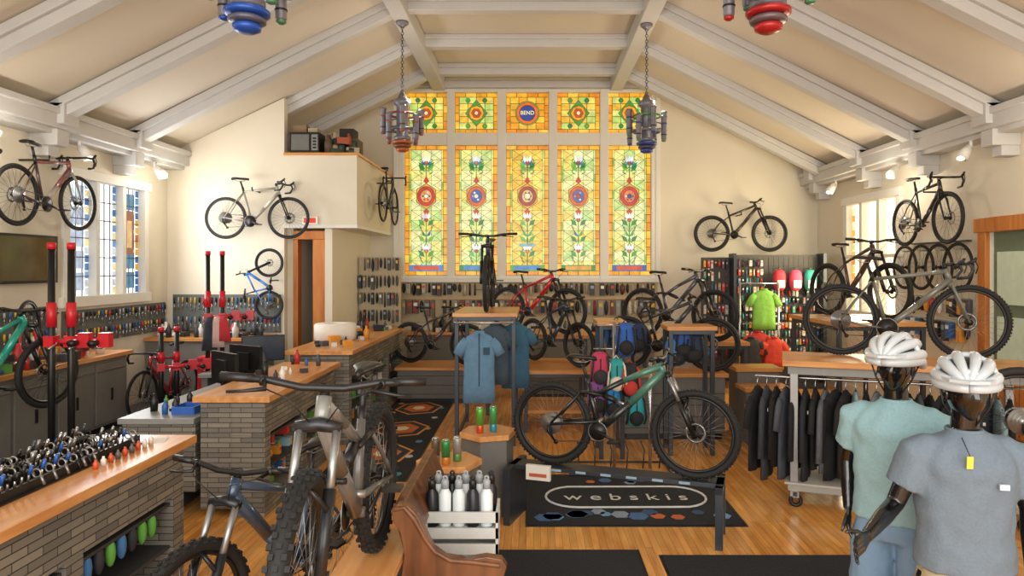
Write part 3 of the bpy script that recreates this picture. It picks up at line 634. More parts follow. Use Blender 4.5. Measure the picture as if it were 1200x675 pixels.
b.obj('lubricant_bottle_row')
b=B(); b.bb(-.1,.1,-.12,.12,0,.012,mat('#2c62b8',.5))
for s in(-1,1): b.bb(s*.1-.006,s*.1+.006,-.12,.12,0,.07,mat('#2c62b8',.5)); b.bb(-.1,.1,s*.12-.006,s*.12+.006,0,.07,mat('#2c62b8',.5))
b.obj('blue_parts_bin',(-3.25,6.45,.89))
b=B(); b.bb(-.05,.05,-.07,.07,0,.003,WHITE); b.obj('business_card',(-2.5,4.55,1.1),.3)
def smallrow(name,x0,x1,y0,y1,z,n,smax=.07):
    b=B()
    for k in range(n):
        x=random.uniform(x0,x1);y=random.uniform(y0,y1); q=random.random(); m=mat(random.choice(PAL),.4); s=random.uniform(.03,smax)
        if q<.4: b.box((x,y,z+s*.5),(s*1.5,s*1.2,s),m,random.random())
        elif q<.8: b.lathe((x,y,z),[(s*.5,0),(s*.55,s*1.5),(s*.25,s*2),(s*.2,s*2.5)],m,8)
        else: b.ell((x,y,z+s*.4),(s,s*.6,s*.4),m,8,5)
    b.obj(name)
smallrow('counter_clutter',-3.65,-3.15,6.3,6.9,.89,14); smallrow('counter_clutter',-2.95,-2.5,6.9,8.2,1.1,14); smallrow('counter_clutter',-3.0,-2.45,8.9,12.1,1.2,46,.10); smallrow('counter_clutter',-4.2,-3.4,8.8,9.4,.89,18,.1)
# ------------------------------------------------------------ left workbench
b=B(); GC=mat('#75736c',.6,0,.2,3)
b.bb(XL+.05,-5.3,3.0,8.9,.3,1.13,GC); b.bb(XL+.01,-5.24,2.95,8.95,1.13,1.18,WTOP); b.bb(XL+.05,-5.36,3.0,8.9,.22,.3,BLK)
for k in range(9):
    y=3.05+k*.65; b.bb(-5.3,-5.28,y,y+.6,.34,1.08,GC); b.bb(-5.28,-5.265,y+.02,y+.58,.98,1.0,SIL); b.bb(-5.285,-5.27,y+.28,y+.32,.6,.75,BLK)
b.obj('workbench',bevel=.004)
b=B(); b.bb(XL+.02,-4.2,10.45,11.05,.3,1.13,GC); b.bb(XL+.01,-4.15,10.4,11.08,1.13,1.18,WTOPX); b.obj('workbench',bevel=.004)
smallrow('workshop_clutter',XL+.15,-5.3,3.2,8.8,1.18,130,.12); smallrow('workshop_clutter',-5.85,-4.3,10.5,10.95,1.18,60,.1)
def pegtools(name,axis,p,a0,a1,z0,z1,sg,n,rows):
    b=B(); P=lambda a,y,z:(a,p+sg*y,z) if axis=='Y' else (p+sg*y,a,z)
    c=P((a0+a1)/2,.012,(z0+z1)/2); b.box(c,(a1-a0,.02,z1-z0) if axis=='Y' else (.02,a1-a0,z1-z0),mat('#5d615c',.7))
    for r in range(rows):
        for k in range(n):
            a=a0+(k+.5)*(a1-a0)/n; zt=z1-(r+.15)*(z1-z0)/rows; h=(z1-z0)/rows*random.uniform(.5,.8); q=random.random()
            col=random.choice(['#2c5fb0','#1a1a1a','#c82c2c','#b0b0ae','#1a1a1a','#d8b030'])
            b.cyl(P(a,.04,zt),P(a,.04,zt-h*.45),.011,mat(col,.4),.014,n=6); b.cyl(P(a,.04,zt-h*.45),P(a,.04,zt-h),.006,CHR,n=5)
            if q<.3: b.box(P(a,.04,zt-h),(.05,.015,.03) if axis=='Y' else (.015,.05,.03),CHR)
    b.obj(name)
pegtools('tool_pegboard','X',XL,3.5,8.5,1.3,1.78,1,60,2); pegtools('tool_pegboard','Y',EY,-5.85,-4.1,1.2,1.82,-1,26,2); pegtools('tool_pegboard','X',XL,8.6,11.0,1.25,1.7,1,30,2)
for y in (6.9,8.2):
    b=B(); b.box((0,0,.03),(.14,.14,.06),RED); b.box((.02,0,.12),(.22,.1,.1),mat('#7a2a2a',.5)); b.box((.14,0,.15),(.03,.14,.08),STEEL); b.box((.19,0,.15),(.03,.14,.08),STEEL); b.cyl((.2,0,.11),(.32,0,.11),.014,CHR); b.cyl((.31,-.08,.11),(.31,.08,.11),.007,CHR); b.obj('bench_vise',(-5.5,y,1.18))
b=B(); b.bb(-.14,.14,-.1,.1,0,.04,RED)
for s in(-1,1): b.tube([(s*.05,0,.04),(s*.09,0,.2),(s*.06,0,.38)],.016,RED,8)
M0=b.M.copy(); b.M=Matrix.Translation((0,0,.05))@Matrix.Rotation(PI/2,4,'Z'); wheel(b,(0,.335),.335,.03,0,False); b.M=M0
b.obj('wheel_truing_stand',(-5.55,7.5,1.18),.3)
b=B(); b.bb(XL+.05,XL+.1,7.25,8.4,2.07,2.64,BLK); b.bb(XL+.1,XL+.105,7.29,8.36,2.10,2.61,mat('#4a4228',.12,0,.8,3,.25)); b.bb(XL+.001,XL+.06,7.6,8.0,2.2,2.4,BLK); b.obj('television',bevel=.004)
def stand(x,y,z,h,rz):
    b=B(); b.lathe((0,0,0),[(.32,0),(.32,.02),(.3,.03),(.05,.04)],BLK,20)
    for s in(-.09,.09):
        b.cyl((s,0,.02),(s,0,h),.03,BLK,n=12); b.cyl((s,0,h-.0),(s,0,h+.06),.036,RED,n=12); b.box((s,0,h*.62),(.09,.09,.1),RED); b.cyl((s,0,h*.68),(s,0,h*.78),.04,RED,n=12)
        b.tube([(s,0,h*.62),(s+.16,-.05,h*.62),(s+.32,-.08,h*.62+.02)],[.024,.02,.03],RED,10); b.box((s+.36,-.08,h*.62+.02),(.1,.07,.13),RED); b.tube([(s+.1,-.03,h*.62),(s+.1,-.18,h*.62-.05)],.01,CHR,6)
        b.cyl((s+.3,-.12,h*.62),(s+.3,-.2,h*.62),.03,BLK)
    b.obj('bike_repair_stand',(x,y,z),rz)
stand((72-CX)/F*6.2,6.2,.22,2.2,0); stand((252-CX)/F*9.3,9.3,.22,2.2,.3)
stand(-4.75,8.9,.22,1.2,.5)
b=B()
for c,dx,h in (('#c8a8a0',0,.4),('#b83038',.08,.32),('#2c3038',-.1,.45)):
    b.loft([[(dx+.09*k*math.cos(2*PI*j/12),.03*math.sin(2*PI*j/12)-.06,z) for j in range(12)] for k,z in ((.4,0),(.8,-.08),(1,-h*.6),(1.2,-h))],mat(c,.9,0,.15,12,0,0,.4))
b.obj('work_apron',((258-CX)/F*9.15,9.12,1.6))
b=B(); b.bb(-.3,.3,-.22,.22,.0,.75,RED)
for k in range(5): b.bb(-.28,.28,-.235,-.22,.05+k*.14,.17+k*.14,mat('#a81c22',.4)); b.bb(-.2,.2,-.25,-.235,.13+k*.14,.145+k*.14,CHR)
b.obj('tool_chest',(-4.55,10.05,.22),.1,bevel=.005)
b=B(); b.ell((0,0,0),(.05,.05,.07),WHITE); b.cyl((0,0,0),(-.15,0,.05),.012,WHITE); b.cyl((.02,-.01,-.02),(.07,-.03,-.05),.03,BLK,.035); b.obj('security_camera',(XL+.15,7.35,3.55))
# ------------------------------------------------------------ loft clutter
b=B()
b.bb(-3.98,-3.5,11.15,11.5,4.12,4.47,BLK); b.bb(-3.95,-3.66,11.135,11.15,4.17,4.43,mat('#6a6a64',.3)); b.bb(-3.62,-3.52,11.135,11.15,4.17,4.43,SIL)
for k in range(4): b.bb(-3.6,-3.54,11.13,11.136,4.2+k*.05,4.23+k*.05,BLK)
b.obj('old_microwave',bevel=.008)
b=B()
for k in range(30):
    x=random.uniform(-3.38,-2.98);y=random.uniform(11.2,11.5);s=random.uniform(.06,.12); m=mat(random.choice(['#1f1c1a','#5a4430','#8a6a40','#2c2c2c','#b0a080','#3a4a3a','#9a4a2a']),.6)
    z=4.125 if k<16 else 4.28
    if k%3: b.box((x,y,z+s/2),(s*1.8,s*1.3,s),m,random.random())
    else: b.lathe((x,y,z),[(s*.6,0),(s*.6,s*1.6),(s*.3,s*2),(s*.3,s*2.6)],m,10)
b.obj('stored_odds_and_ends')
b=B(); b.bb(-3.45,-2.98,11.55,11.95,4.12,4.45,mat('#5a4a38',.7)); b.bb(-3.3,-3.05,11.6,11.9,4.45,4.62,mat('#2c2622',.7)); b.bb(-3.95,-3.72,11.2,11.4,4.47,4.6,mat('#7a6648',.7)); b.bb(-3.7,-3.54,11.2,11.4,4.47,4.55,mat('#a89878',.7)); b.obj('storage_boxes',bevel=.01)
# ------------------------------------------------------------ back wall displays
b=B(); b.bb(-2.65,2.5,YB-.05,YB-.001,1.15,1.95,mat('#b8aa88',.7)) 
merch(b,'Y',YB-.05,-2.65,2.45,1.66,1.95,50,1,['#1a1a1a','#2a2a2c','#3a3a3c','#1a1a1a','#b0a890','#5a2a2a'],.14,-1,1.0); merch(b,'Y',YB-.05,-2.65,2.45,1.2,1.62,44,1,['#1a1a1a','#2a2a2c','#8a8a84','#c8c0a8','#7a3030','#6a5040'],.12,-1,.95)
for z in(1.62,1.9): b.bb(-2.65,2.45,YB-.1,YB-.05,z,z+.015,WTOPX)
b.obj('cycling_shoe_display')
b=B(); b.bb(-2.5,2.4,13.2,13.7,.95,1.0,WTOPX); b.bb(-2.45,2.35,13.25,13.68,0,.95,GREY); b.obj('back_counter',bevel=.005)
smallrow('shoe_box_row',-2.4,2.3,13.3,13.6,1.0,60,.12)
b=B(); b.bb(-3.28,-2.5,12.86,12.9,1.1,2.45,mat('#b8a888',.7)); merch(b,'Y',12.86,-3.28,-2.52,1.15,2.45,10,4,['#151515','#1f1f22','#2c2c30','#444444','#6a6a68'],.1) 
for x in(-3.26,-2.55): b.bb(x,x+.04,12.86,12.9,0,1.1,STEEL)
b.obj('glove_display')
b=B(); DP=mat('#4a4843',.7)
b.bb(3.75,5.45,12.96,13.0,.1,2.5,DP); b.bb(3.2,3.75,13.0,13.04,.1,2.45,DP); b.bb(3.73,3.78,12.7,13.04,.05,2.52,STEEL); b.bb(5.4,5.46,12.7,13.04,.05,2.52,STEEL); b.bb(3.75,5.45,12.7,13.0,.0,.1,DGREY)
for k in range(14): b.bb(3.78,5.4,12.955,12.96,.2+k*.16,.205+k*.16,BLK)
for k in range(17): b.bb(3.8+k*.095,3.803+k*.095,12.953,12.957,.1,2.45,BLK)
SOCK=['#1a1a1a','#2a2a2c','#8a8a84','#c8c4b8','#3f6f9a','#c83a2c','#d8902c','#3f9a8a','#e0d8c8','#7a3f6a']
merch(b,'Y',12.95,3.85,4.35,.9,2.4,7,9,SOCK,.1,-1,.8)
merch(b,'Y',12.95,4.35,5.4,.3,1.85,16,10,SOCK,.1,-1,.8)
merch(b,'Y',13.0,3.22,3.7,.5,2.4,7,9,SOCK,.08,-1,.8)
b.obj('slatwall_gondola')
def helmet(b,c,rz,shell,s=1,visor=True):
    M0=b.M.copy(); b.M=M0@Matrix.Translation(c)@Matrix.Rotation(rz,4,'Z')@Matrix.Scale(s,4)
    rx,ry,rz_=.142,.108,.105
    b.ell((0,0,0),(rx*.97,ry*.97,rz_*.96),BLK,20,12,f=lambda x,y,z:(x,y,max(z,-.12)))
    for ph0,wd in ((-80,.018),(-47,.018),(-17,.015),(17,.015),(47,.018),(80,.018)):
        ph=D(ph0); pts=[];rs=[]
        for i in range(17):
            th=D(4+172*i/16); lift=1.02
            pts.append((rx*math.cos(th)*lift,ry*math.sin(th)*math.sin(ph)*lift,max(rz_*math.sin(th)*math.cos(ph)*lift,-.01))); rs.append(.008+wd*math.sin(th)**.7*.95)
        b.tube(pts,rs,shell,10)
    for th in (D(28),D(90),D(152)):
        pts=[(rx*math.cos(th)*1.0,ry*math.sin(th)*math.sin(D(p))*1.02,rz_*math.sin(th)*math.cos(D(p))*1.02) for p in range(-84,85,12)]
        b.tube(pts,.014,shell,8)
    pts=[(rx*1.02*math.cos(2*PI*i/24),ry*1.03*math.sin(2*PI*i/24),-.012-.026*(math.cos(2*PI*i/24)<-.3)) for i in range(25)]
    b.tube(pts,.021,shell,8)
    if visor: b.prism([(.11,-.095),(.165,-.07),(.195,0),(.165,.07),(.11,.095),(.135,0)],(0,0,.02),(1,0,-.05),(0,1,0),.012,shell)
    for sy in(-1,1):
        b.tube([(.05,sy*.1,-.01),(.02,sy*.085,-.1),(.03,sy*.03,-.185)],.004,BLK,5); b.tube([(-.08,sy*.09,-.01),(.02,sy*.085,-.1)],.004,BLK,5)
    b.M=M0
for k,(px,c) in enumerate(((913,'#c82c3c'),(932,'#d84a6a'),(949,'#2c9a8a'))):
    b=B(); x=(px-CX)/F*12.8
    b.ell((x,12.78,2.02),(.12,.08,.2),mat(c,.6),14,10,f=lambda X,Y,Z:(math.copysign(abs(X)**.7,X),Y,math.copysign(abs(Z)**.75,Z))); b.box((x,12.7,1.95),(.14,.03,.14),mat('#e0dcd0',.5)); b.tube([(x-.03,12.78,2.2),(x,12.8,2.26),(x+.03,12.78,2.2)],.008,BLK,6); b.cyl((x,12.95,2.24),(x,12.76,2.24),.008,SIL); b.obj('small_saddle_pack')
def tee(b,w,h,d,m,M=None,sl=.3,wav=.0,n=20,hang=True,sr=1):
    M0=b.M.copy() 
    if M is not None: b.M=M0@M
    rings=[]
    for z,wx,dy in((-h,.5,.9),(-h*.8,.49,.95),(-h*.5,.47,.9),(-h*.25,.48,1.0),(-.08,.47,.9),(-.03,.36,.7),(0,.2,.5),(.02,.13,.45)):
        k=max(0,-z/h); rings.append([(wx*w*math.cos(2*PI*j/n),dy*d*.5*math.sin(2*PI*j/n)*(1+wav*k*math.sin(j*2.3)),z) for j in range(n)])
    b.loft(rings,m)
    for s in(-1,1): b.tube([(s*w*.36,0,-.09),(s*w*.5,0,-.15),(s*w*.66,0,-.1-sl*.75)],[.075*sr,.08*sr,.075*sr],m,12,sq=min(1,d/.17))
    if hang: 
        b.tube([(0,0,.0),(0,0,.07),(.02,0,.1),(0,0,.12)],.004,CHR,5); b.tube([(-w*.4,0,-.05),(0,0,.03),(w*.4,0,-.05)],.006,BLK,5)
    b.M=M0
T=Matrix.Translation; RZ=lambda a:Matrix.Rotation(a,4,'Z')
def hung(name,x,y,z,rz,w,h,c,d=.1,sl=.25,sr=.85,placket=False):
    b=B(); m=mat(c,.85,0,.2,14,0,0,.4); tee(b,w,h,d,m,sl=sl,wav=.35,sr=sr)
    b.torus((0,0,.02),w*.13,.012,.014,m,'Z',16,6)
    if placket:
        dk=mat('#2c4a5c',.8); b.bb(-.008,.008,-d*.52,-d*.47,-h*.75,0,dk)
        b.bb(.05,.13,-d*.54,-d*.45,-.26,-.17,dk)
        for s in(-1,1): b.prism([(0,0),(s*.07,.01),(s*.06,-.06)][::s],(0,-d*.42,.01),(1,0,0),(0,-.1,1),.01,m)
    return b.obj(name,(x,y,z),rz)
hung('hanging_t_shirt',(562-CX)/F*8.5,8.45,1.44,0.05,.40,.86,'#5f84a0',sl=.22,placket=True)
hung('hanging_t_shirt',(604-CX)/F*9.0,9.1,1.5,.12,.38,.85,'#3c6880',sl=.22); hung('hanging_t_shirt',(580-CX)/F*8.9,8.8,1.5,.0,.38,.75,'#46545f')
hung('hanging_t_shirt',(893-CX)/F*12.3,12.2,1.85,.0,.42,.7,'#7fb84a'); hung('hanging_t_shirt',(888-CX)/F*12.2,12.22,1.1,.0,.42,.6,'#b8342c')
hung('hanging_t_shirt',(878-CX)/F*12.2,12.1,1.0,.0,.4,.55,'#2a2a2c'); hung('hanging_t_shirt',(905-CX)/F*12.2,12.1,1.0,.0,.36,.5,'#c8402c')
b=B(); b.cyl((3.75,12.4,0),(3.75,12.4,1.98),.02,CHR); b.cyl((4.45,12.4,0),(4.45,12.4,1.98),.02,CHR); b.cyl((3.75,12.4,1.97),(4.45,12.4,1.97),.015,CHR); b.cyl((3.75,12.25,1.25),(4.5,12.25,1.25),.012,CHR); b.tube([(3.75,12.1,.02),(3.75,12.6,.02)],.02,CHR); b.tube([(4.45,12.1,.02),(4.45,12.6,.02)],.02,CHR); b.obj('garment_rack')
b=B(); b.cyl((-.98,8.45,1.57),(-.24,8.45,1.57),.012,CHR); b.cyl((-.98,8.9,1.6),(-.24,8.9,1.6),.012,CHR)
for x in(-.96,-.26): b.cyl((x,8.42,1.57),(x,8.68,1.6),.01,CHR)
b.obj('hanging_rail')
def pack(x,y,z,c,c2,w=.26,h=.42):
    b=B(); m=mat(c,.8,0,.15,15,0,0,.3); m2=mat(c2,.8)
    b.ell((0,0,0),(w/2,.09,h/2),m,16,12,f=lambda X,Y,Z:(math.copysign(abs(X)**.7,X),Y,math.copysign(abs(Z)**.75,Z))); b.ell((0,-.08,-.08),(w*.36,.04,h*.22),m2)
    for s in(-1,1): b.tube([(s*.06,.05,h*.45),(s*.08,-.1,h*.3),(s*.1,-.1,-h*.2),(s*.1,.02,-h*.42)],.012,m2,6)
    b.tube([(-.03,0,h*.48),(0,0,h*.58),(.03,0,h*.48)],.007,m2,6); b.cyl((0,-.088,-.02),(0,-.095,.12),.006,BLK); b.obj('hydration_backpack',(x,y,z))
for px,py,c,c2 in ((703,432,'#b83a5a','#2c2c30'),(722,440,'#2f9a9a','#d8d0c0'),(718,470,'#1f7ab8','#202020'),(700,465,'#7a4a8a','#202020'),(738,445,'#202428','#b8382c'),(733,398,'#2c56a0','#1a1a1a'),(745,480,'#2a9aa4','#202020')):
    x,y,z=W(px,py,7.5); pack(x,y,z,c,c2,.22,.38)
for px,py,c in ((800,402,'#2a4a8a'),(812,408,'#26304a'),(792,412,'#4a7ab0'),(722,392,'#2a5aa0'),(745,396,'#1d2c50')):
    x,y,z=W(px,py,8.3); pack(x,y,z,c,'#1a1a1a',.28,.36)
# ------------------------------------------------------------ right clothing rack
rz=D(-20); ce=empty('clothing_rack',(3.45,6.4,0),rz)
b=B(); b.bb(-1.05,1.05,-.38,.38,1.33,1.385,WTOPX); b.bb(-1.0,1.0,-.33,.33,1.25,1.33,mat('#8a8a86',.5))
for sx in(-.98,.9):
    for sy in(-.33,.27): b.bb(sx,sx+.07,sy,sy+.06,.1,1.26,SIL)
b.bb(-1.0,1.0,-.35,.35,.16,.22,mat('#9a9890',.6,0,.2,5)); b.bb(-1.03,1.03,-.36,.36,.22,.24,mat('#b0aca0',.6))
for sx in(-.93,.9):
    for sy in(-.3,.3):
        b.torus((sx,sy,.06),.045,.02,.02,BLK,'Y',16,6); b.box((sx,sy,.12),(.06,.06,.06),SIL)
b.cyl((-1.3,-.12,1.19),(.95,-.12,1.19),.014,CHR); b.cyl((-.95,.2,1.18),(.95,.2,1.18),.014,CHR)
o=b.obj('frame',bevel=.004,parent=ce)
b=B(); cols=['#1c1c1e','#3a3e44','#151517','#4a4e56','#1a1c1f','#26282c','#1f2023','#5a5e64','#18191b','#30343a','#8aa6aa','#1a1c20','#6a7074']
for k in range(25):
    x=-1.28+k*.088; m=mat(cols[k%13] if k>9 else cols[k%9],.9,0,.3,14,0,0,.5)
    tee(b,.40,random.uniform(.68,.86) if k<13 else random.uniform(.55,.8),.075,m,T((x,-.12,1.07))@RZ(PI/2+random.uniform(-.6,.1)),sl=.7 if k%3 else .35,wav=.4,n=14,sr=.8)
    if k%4==1: b.box((x+.02,-.33,.9),(.02,.004,.03),WHITE)
b.obj('garments',parent=ce)
table('display_table',3.6,4.7,8.1,9.6,1.6)
b=B()
for k in range(4):
    y=10.35-k*.43; Rw=.335; M0=b.M.copy(); b.M=T((XR-.12,y,2.26))@RZ(PI/2)@T((0,0,-Rw)); wheel(b,(0,Rw),Rw,.03,0,False); b.M=M0; b.cyl((XR-.002,y,2.5),(XR-.14,y,2.5),.01,SIL)
b.obj('hanging_wheel_set')
b=B(); b.bb(XR-.05,XR-.001,8.95,10.3,2.6,2.62,STEEL); merch(b,'X',XR-.004,8.9,10.4,1.2,1.85,12,2,PAL,.12,-1); b.obj('accessory_display')
for (p,q) in (((XL,7.9,3.5),(-5.6,7.9,3.5)),((-4.45,EY,3.48),(-4.45,10.8,3.48)),((BXR,12.5,3.8),(-2.6,12.5,3.8)),((4.1,YB,3.3),(4.1,13.45,3.3)),((XR,9.45,3.3),(5.4,9.45,3.3)),((-4.15,EY,2.05),(-4.15,10.8,2.05))): b=B(); b.tube([p,q,(q[0],q[1],q[2]+.05)],.012,BLK,8); b.obj('bike_hanger')
b=B(); b.bb(-.8,.8,-.2,.2,.79,.83,WTOPX)
for s in(-.7,.7): b.bb(s-.03,s+.03,-.18,.18,0,.79,STEEL)
b.obj('wooden_bike_stand',(3.9,4.6,0),D(-10))
# ------------------------------------------------------------ chandeliers & fixtures
def chand(x,y,zb,c1,c2,c3):
    b=B(); G=mat('#77757c',.45,.4,.1,8); m1=mat(c1,.35,.2); m2=mat(c2,.35,.2); m3=mat(c3,.35,.2)
    b.lathe((0,0,0),[(.05,-.02),(.09,0),(.095,.03),(.075,.04)],m1,24); b.lathe((0,0,.045),[(.11,0),(.125,.01),(.125,.03),(.1,.045)],m2,24); b.lathe((0,0,.095),[(.13,0),(.15,.01),(.15,.035),(.11,.05)],m1,24)
    b.lathe((0,0,.15),[(.12,0),(.12,.05),(.085,.07),(.085,.5),(.12,.52),(.12,.58),(.07,.61),(.04,.68)],G,24)
    b.torus((0,0,.3),.19,.02,.022,G,'Z',28,6); b.torus((0,0,.52),.2,.015,.018,m3,'Z',28,6)
    for k in range(8):
        q=2*PI*k/8+.2; cx,cy=.27*math.cos(q),.27*math.sin(q); zz=.16 if k%2 else .27
        b.lathe((cx,cy,zz),[(.02,-.02),(.04,0),(.04,.3),(.047,.31),(.047,.33),(.035,.34)],G,12); b.lathe((cx,cy,zz-.04),[(.02,0),(.036,.01),(.036,.025),(.02,.03)],m3 if k%3 else m1,12)
        b.torus((cx,cy,zz+.22),.041,.006,.012,random.choice([m1,m3]),'Z',12,5); b.torus((cx,cy,zz+.06),.041,.005,.008,BLK,'Z',12,5); b.tube([(cx,cy,zz+.15),(0,0,zz+.2)],.010,G,6)
    z=.83; H=ZT-.28-zb
    b.cyl((0,0,.8),(0,0,.86),.03,G)
    k=0
    while z+.06<H:
        b.torus((0,0,z+.03),.02,.005,.005,BLK,'X' if k%2 else 'Y',10,5); z+=.042; k+=1
    b.lathe((0,0,H-.08),[(.03,0),(.09,.05),(.09,.08)],G,14)
    e=b.obj('chandelier',(x,y,zb))
    l=bpy.data.lights.new('bulb','POINT'); l.energy=18; l.color=(1,.88,.72); l.shadow_soft_size=.05; lo=bpy.data.objects.new('bulb',l); bpy.context.scene.collection.objects.link(lo); lo.parent=e; lo.location=(.16,0,.75)
chand(-1.9,9.9,3.95,'#a85a34','#7a4a3a','#8a4a5a'); chand(1.66,10.0,3.95,'#3a4a8a','#4a4a60','#5a8a4a')
chand(-1.95,4.65,3.87,'#2450a8','#5a5a68','#4a7a5a'); chand(1.6,4.65,3.87,'#a82222','#6a5a5c','#4a7a5a')
for (x,sg) in((XL+.3,1),(XR-.3,-1)):
    for Y in(4.2,5.6,7.0,8.5,10.2,12.3):
        if x<0 and Y>11: continue
        b=B(); b.cyl((x,Y,3.84),(x,Y,3.74),.02,WHITE); b.cyl((x+sg*.02,Y,3.76),(x+sg*.12,Y,3.62),.05,WHITE,.075); b.ell((x+sg*.125,Y,3.615),(.05,.05,.03),mat('#fff0d0',.3,emit=2)); b.obj('track_spotlight')
# ------------------------------------------------------------ MANNEQUINS
GB=mat('#0c0c0d',.18,0,.1,5,0,.6)
def headf(x,y,z):
    f=-y
    w=1-.28*max(0,-z)**1.3; d=1-.1*max(0,-z)
    nx=x*w; ny=y*d
    if f>0:
        ny-=.22*math.exp(-((z+.12)/.16)**2-(x/.14)**2); ny-=.05*math.exp(-((z-.18)/.08)**2-(x/.5)**2); ny+=.07*math.exp(-((z-.03)/.09)**2-((abs(x)-.36)/.16)**2)
        ny-=.07*math.exp(-((z+.48)/.06)**2-(x/.22)**2)-.04*math.exp(-((z+.6)/.05)**2-(x/.25)**2); ny-=.12*math.exp(-((z+.85)/.15)**2-(x/.3)**2)
    return (nx,ny,z)
def hand(b,w,dirv,up,m,curl=.4,s=1,th=1):
    d=Vector(dirv).normalized(); u=Vector(up); u=(u-d*u.dot(d)).normalized(); n=d.cross(u)
    w=Vector(w)
    for k in range(4):
        off=u*(.030-.020*k)*s
        b.tube([w+off*.5,w+d*.045*s+off,w+d*.09*s+off],[.016*s,.0155*s,.0115*s],m,8)
        Lf=[.068,.078,.072,.056][k]*s; p=w+d*.088*s+off*1.05; a=0; pts=[p]; dd=d.copy()
        for seg in(.45,.32,.25):
            a+=curl*.6; dd=(d*math.cos(a)+n*math.sin(a)*th+u*(.10-.07*k)).normalized(); p=p+dd*Lf*seg; pts.append(p)
        b.tube(pts,[.0092*s,.0088*s,.0078*s,.006*s],m,8)
    p0=w+d*.025*s+u*.02*s; b.tube([p0,p0+d*.03*s+u*.03*s+n*.01*s,p0+d*.062*s+u*.046*s+n*.02*s,p0+d*.085*s+u*.05*s+n*.028*s],[.014*s,.0125*s,.010*s,.007*s],m,8)
def mannequin(x,y,z0,rz,shirt,pants,armR,armL,hel,hrz=0,tag=1):
    e=empty('mannequin',(x,y,z0),rz)
    b=B()
    def ring(z,w,d,oy=0,n=24): return [(w*math.cos(2*PI*j/n),oy+d*math.sin(2*PI*j/n),z) for j in range(n)]
    b.loft([ring(.84,.12,.09),ring(.9,.16,.105),ring(1.0,.15,.10),ring(1.1,.135,.09),ring(1.25,.155,.105),ring(1.38,.16,.105),ring(1.43,.14,.085),ring(1.47,.085,.065),ring(1.51,.055,.056),ring(1.6,.052,.056,-.01)],GB)
    for s,arm in((-1,armR),(1,armL)):
        sh=Vector((s*.18,0,1.405)); el=Vector(arm[0]); wr=Vector(arm[1])
        b.tube([Vector((s*.10,0,1.40)),sh,sh*.5+el*.5,el,el*.6+wr*.4,wr],[.035,.046,.044,.038,.037,.025],GB,14)
        hand(b,wr,wr-el,arm[2],GB,.45,1.0,s)
    for s in(-1,1): b.tube([(s*.09,0,.92),(s*.1,0,.86),(s*.11,-.01,.5),(s*.11,.01,.32),(s*.115,.02,.09)],[.08,.09,.06,.057,.035],GB,14); b.tube([(s*.115,.05,.05),(s*.12,-.05,.04),(s*.125,-.15,.025)],[.035,.035,.02],GB,10)
    o=b.obj('body',parent=e); md=o.modifiers.new('r','REMESH'); md.mode='VOXEL'; md.voxel_size=.0055; md.use_smooth_shade=True
    md=o.modifiers.new('s','SMOOTH'); md.factor=.5; md.iterations=3
    b=B(); b.ell((0,-.015,1.665),(.075,.098,.122),GB,32,28,f=headf)
    for s in(-1,1): b.ell((s*.074,0,1.655),(.012,.022,.032),GB,8,8)
    b.obj('head',parent=e)
    b=B(); ms=mat(shirt,.85,0,.14,90,0,0,.15)
    b.loft([ring(.92,.205,.14),ring(1.0,.198,.138),ring(1.1,.186,.13),ring(1.25,.195,.142),ring(1.36,.205,.143),ring(1.42,.195,.122),ring(1.462,.145,.098),ring(1.49,.085,.076),ring(1.503,.07,.068)],ms)
    for s,arm in((-1,armR),(1,armL)):
        sh=Vector((s*.185,0,1.40)); el=Vector(arm[0]); mm=sh*.36+el*.64
        b.tube([Vector((s*.09,0,1.415)),Vector((s*.15,0,1.413)),sh,sh*.55+mm*.45,mm],[.062,.07,.075,.077,.080],ms,16)
    o=b.obj('t_shirt',parent=e); md=o.modifiers.new('r','REMESH'); md.mode='VOXEL'; md.voxel_size=.009; md.use_smooth_shade=True
    md=o.modifiers.new('s','SMOOTH'); md.factor=.5; md.iterations=8
    tx=bpy.data.textures.new('folds','CLOUDS'); tx.noise_scale=.11; tx.noise_depth=1; md=o.modifiers.new('d','DISPLACE'); md.texture=tx; md.strength=.026; md.mid_level=.42
    b=B(); b.torus((0,0,1.503),.066,.009,.010,ms,'Z',24,6); b.box((.08,-.155,1.31),(.036,.01,.022),mat('#c8d0d4',.6))
    b.obj('collar',parent=e)
    b=B(); mp=mat(pants,.85,0,.1,30,0,0,.2)
    b.loft([ring(.83,.15,.12),ring(.9,.185,.13),ring(.97,.178,.125),ring(1.03,.168,.12)],mp)
    for s in(-1,1): b.tube([(s*.08,0,.9),(s*.1,0,.8),(s*.115,-.01,.45)],[.1,.108,.095],mp,14)
    o=b.obj('shorts',parent=e); md=o.modifiers.new('r','REMESH'); md.mode='VOXEL'; md.voxel_size=.012; md.use_smooth_shade=True
    md=o.modifiers.new('d','DISPLACE'); md.texture=tx; md.strength=.02
    b=B(); b.lathe((0,0,0),[(.28,-z0),(.28,-z0+.02),(.26,.0)],mat('#9a9a98',.2,.5),28); b.cyl((.2,.1,0),(.12,.05,.5),.012,CHR); b.obj('base_plate',parent=e)
    hb=B(); helmet(hb,(0,0,0),0,mat(hel,.3),1.0)
    R=Matrix.Rotation(rz,4,'Z'); p=Vector((x,y,z0))+R@Vector((0,-.015,1.715)); hb.obj('bike_helmet',tuple(p),rz+D(-90)+hrz)
    if tag: b=B(); b.prism([(-.012,0),(.012,0),(.012,-.05),(-.012,-.05)],(-.05,-.16,1.43),(1,0,0),(0,-.1,1),.003,mat('#e8c83c',.6)); b.tube([(-.05,-.09,1.49),(-.05,-.16,1.43)],.002,BLK,4); b.obj('price_tag',parent=e)
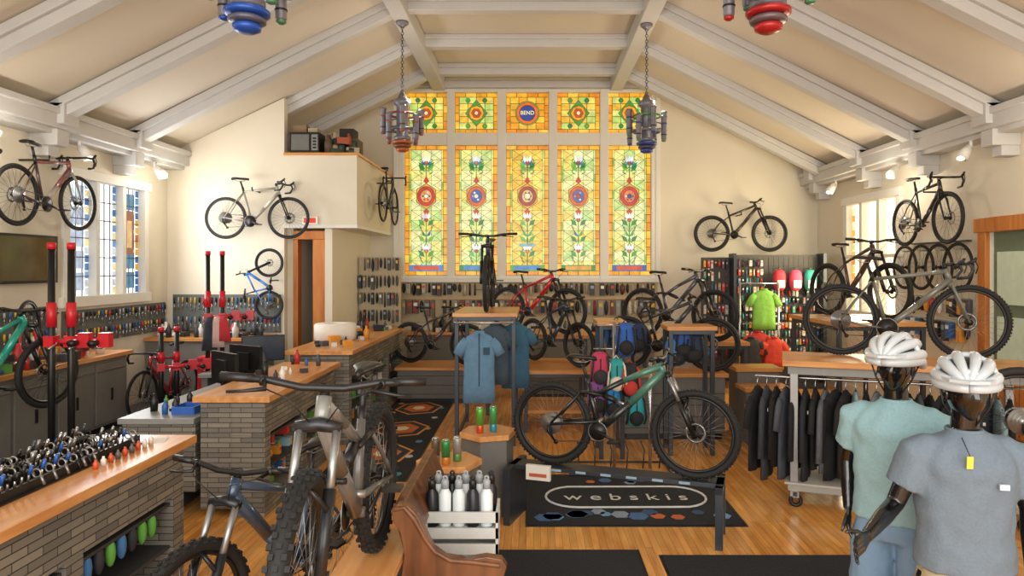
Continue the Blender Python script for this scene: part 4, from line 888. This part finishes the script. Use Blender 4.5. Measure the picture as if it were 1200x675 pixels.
mannequin((1130-CX)/F*2.9,2.9,.06,D(-8),'#66737e','#a89878',((-.27,.02,1.17),(-.46,-.2,1.10),(0,0,1)),((.27,.03,1.17),(.25,-.02,.93),(-.2,-1,0)),'#b4babd',D(-20))
mannequin((1050-CX)/F*3.35,3.35,.10,D(-40),'#86a8ae','#6f8ca8',((-.24,.06,1.16),(-.22,.0,.92),(.2,-1,0)),((.25,.04,1.16),(.28,-.1,.93),(-.2,-1,0)),'#bcc1c3',D(-10),0)
# ------------------------------------------------------------ LIGHTS
def area(name,loc,rot,sx,sy,e,c):
    l=bpy.data.lights.new(name,'AREA'); l.shape='RECTANGLE'; l.size=sx; l.size_y=sy; l.energy=e; l.color=c
    o=bpy.data.objects.new(name,l); bpy.context.scene.collection.objects.link(o); o.location=loc; o.rotation_euler=rot; return o
def pt(name,loc,e,c,r=.08):
    l=bpy.data.lights.new(name,'POINT'); l.energy=e; l.color=c; l.shadow_soft_size=r
    o=bpy.data.objects.new(name,l); bpy.context.scene.collection.objects.link(o); o.location=loc
for Y in(4.2,7.0,10.2):
    pt('spot_lamp_left',(XL+.6,Y,3.45),20,(1,.93,.82)); pt('spot_lamp_right',(XR-.6,Y,3.45),22,(1,.9,.74))
area('fill_behind_camera',(0,-2.8,3.2),(D(90),0,0),9,4.5,540,(1,.97,.93))  # added fill light behind the camera
area('right_window_daylight',(XR-.15,11.6,2.5),(0,D(90),0),1.8,1.7,120,(1,.84,.55))
area('left_window_daylight',(XL+.15,9.5,2.7),(0,D(-90),0),1.6,1.7,90,(.95,.97,1))
w=bpy.data.worlds.new('World'); bpy.context.scene.world=w; w.use_nodes=True
w.node_tree.nodes['Background'].inputs[0].default_value=(1,.96,.91,1); w.node_tree.nodes['Background'].inputs[1].default_value=1.4
sc=bpy.context.scene; sc.view_settings.view_transform='Standard'
cam=bpy.data.cameras.new('Camera'); co=bpy.data.objects.new('Camera',cam); sc.collection.objects.link(co)
co.location=(0,0,CH); co.rotation_euler=(PI/2,0,0); cam.sensor_width=36; cam.lens=36*F/1200
cam.shift_x=(600-CX)/1200; cam.shift_y=-(337.5-HY)/1200; cam.clip_start=.05
sc.camera=co
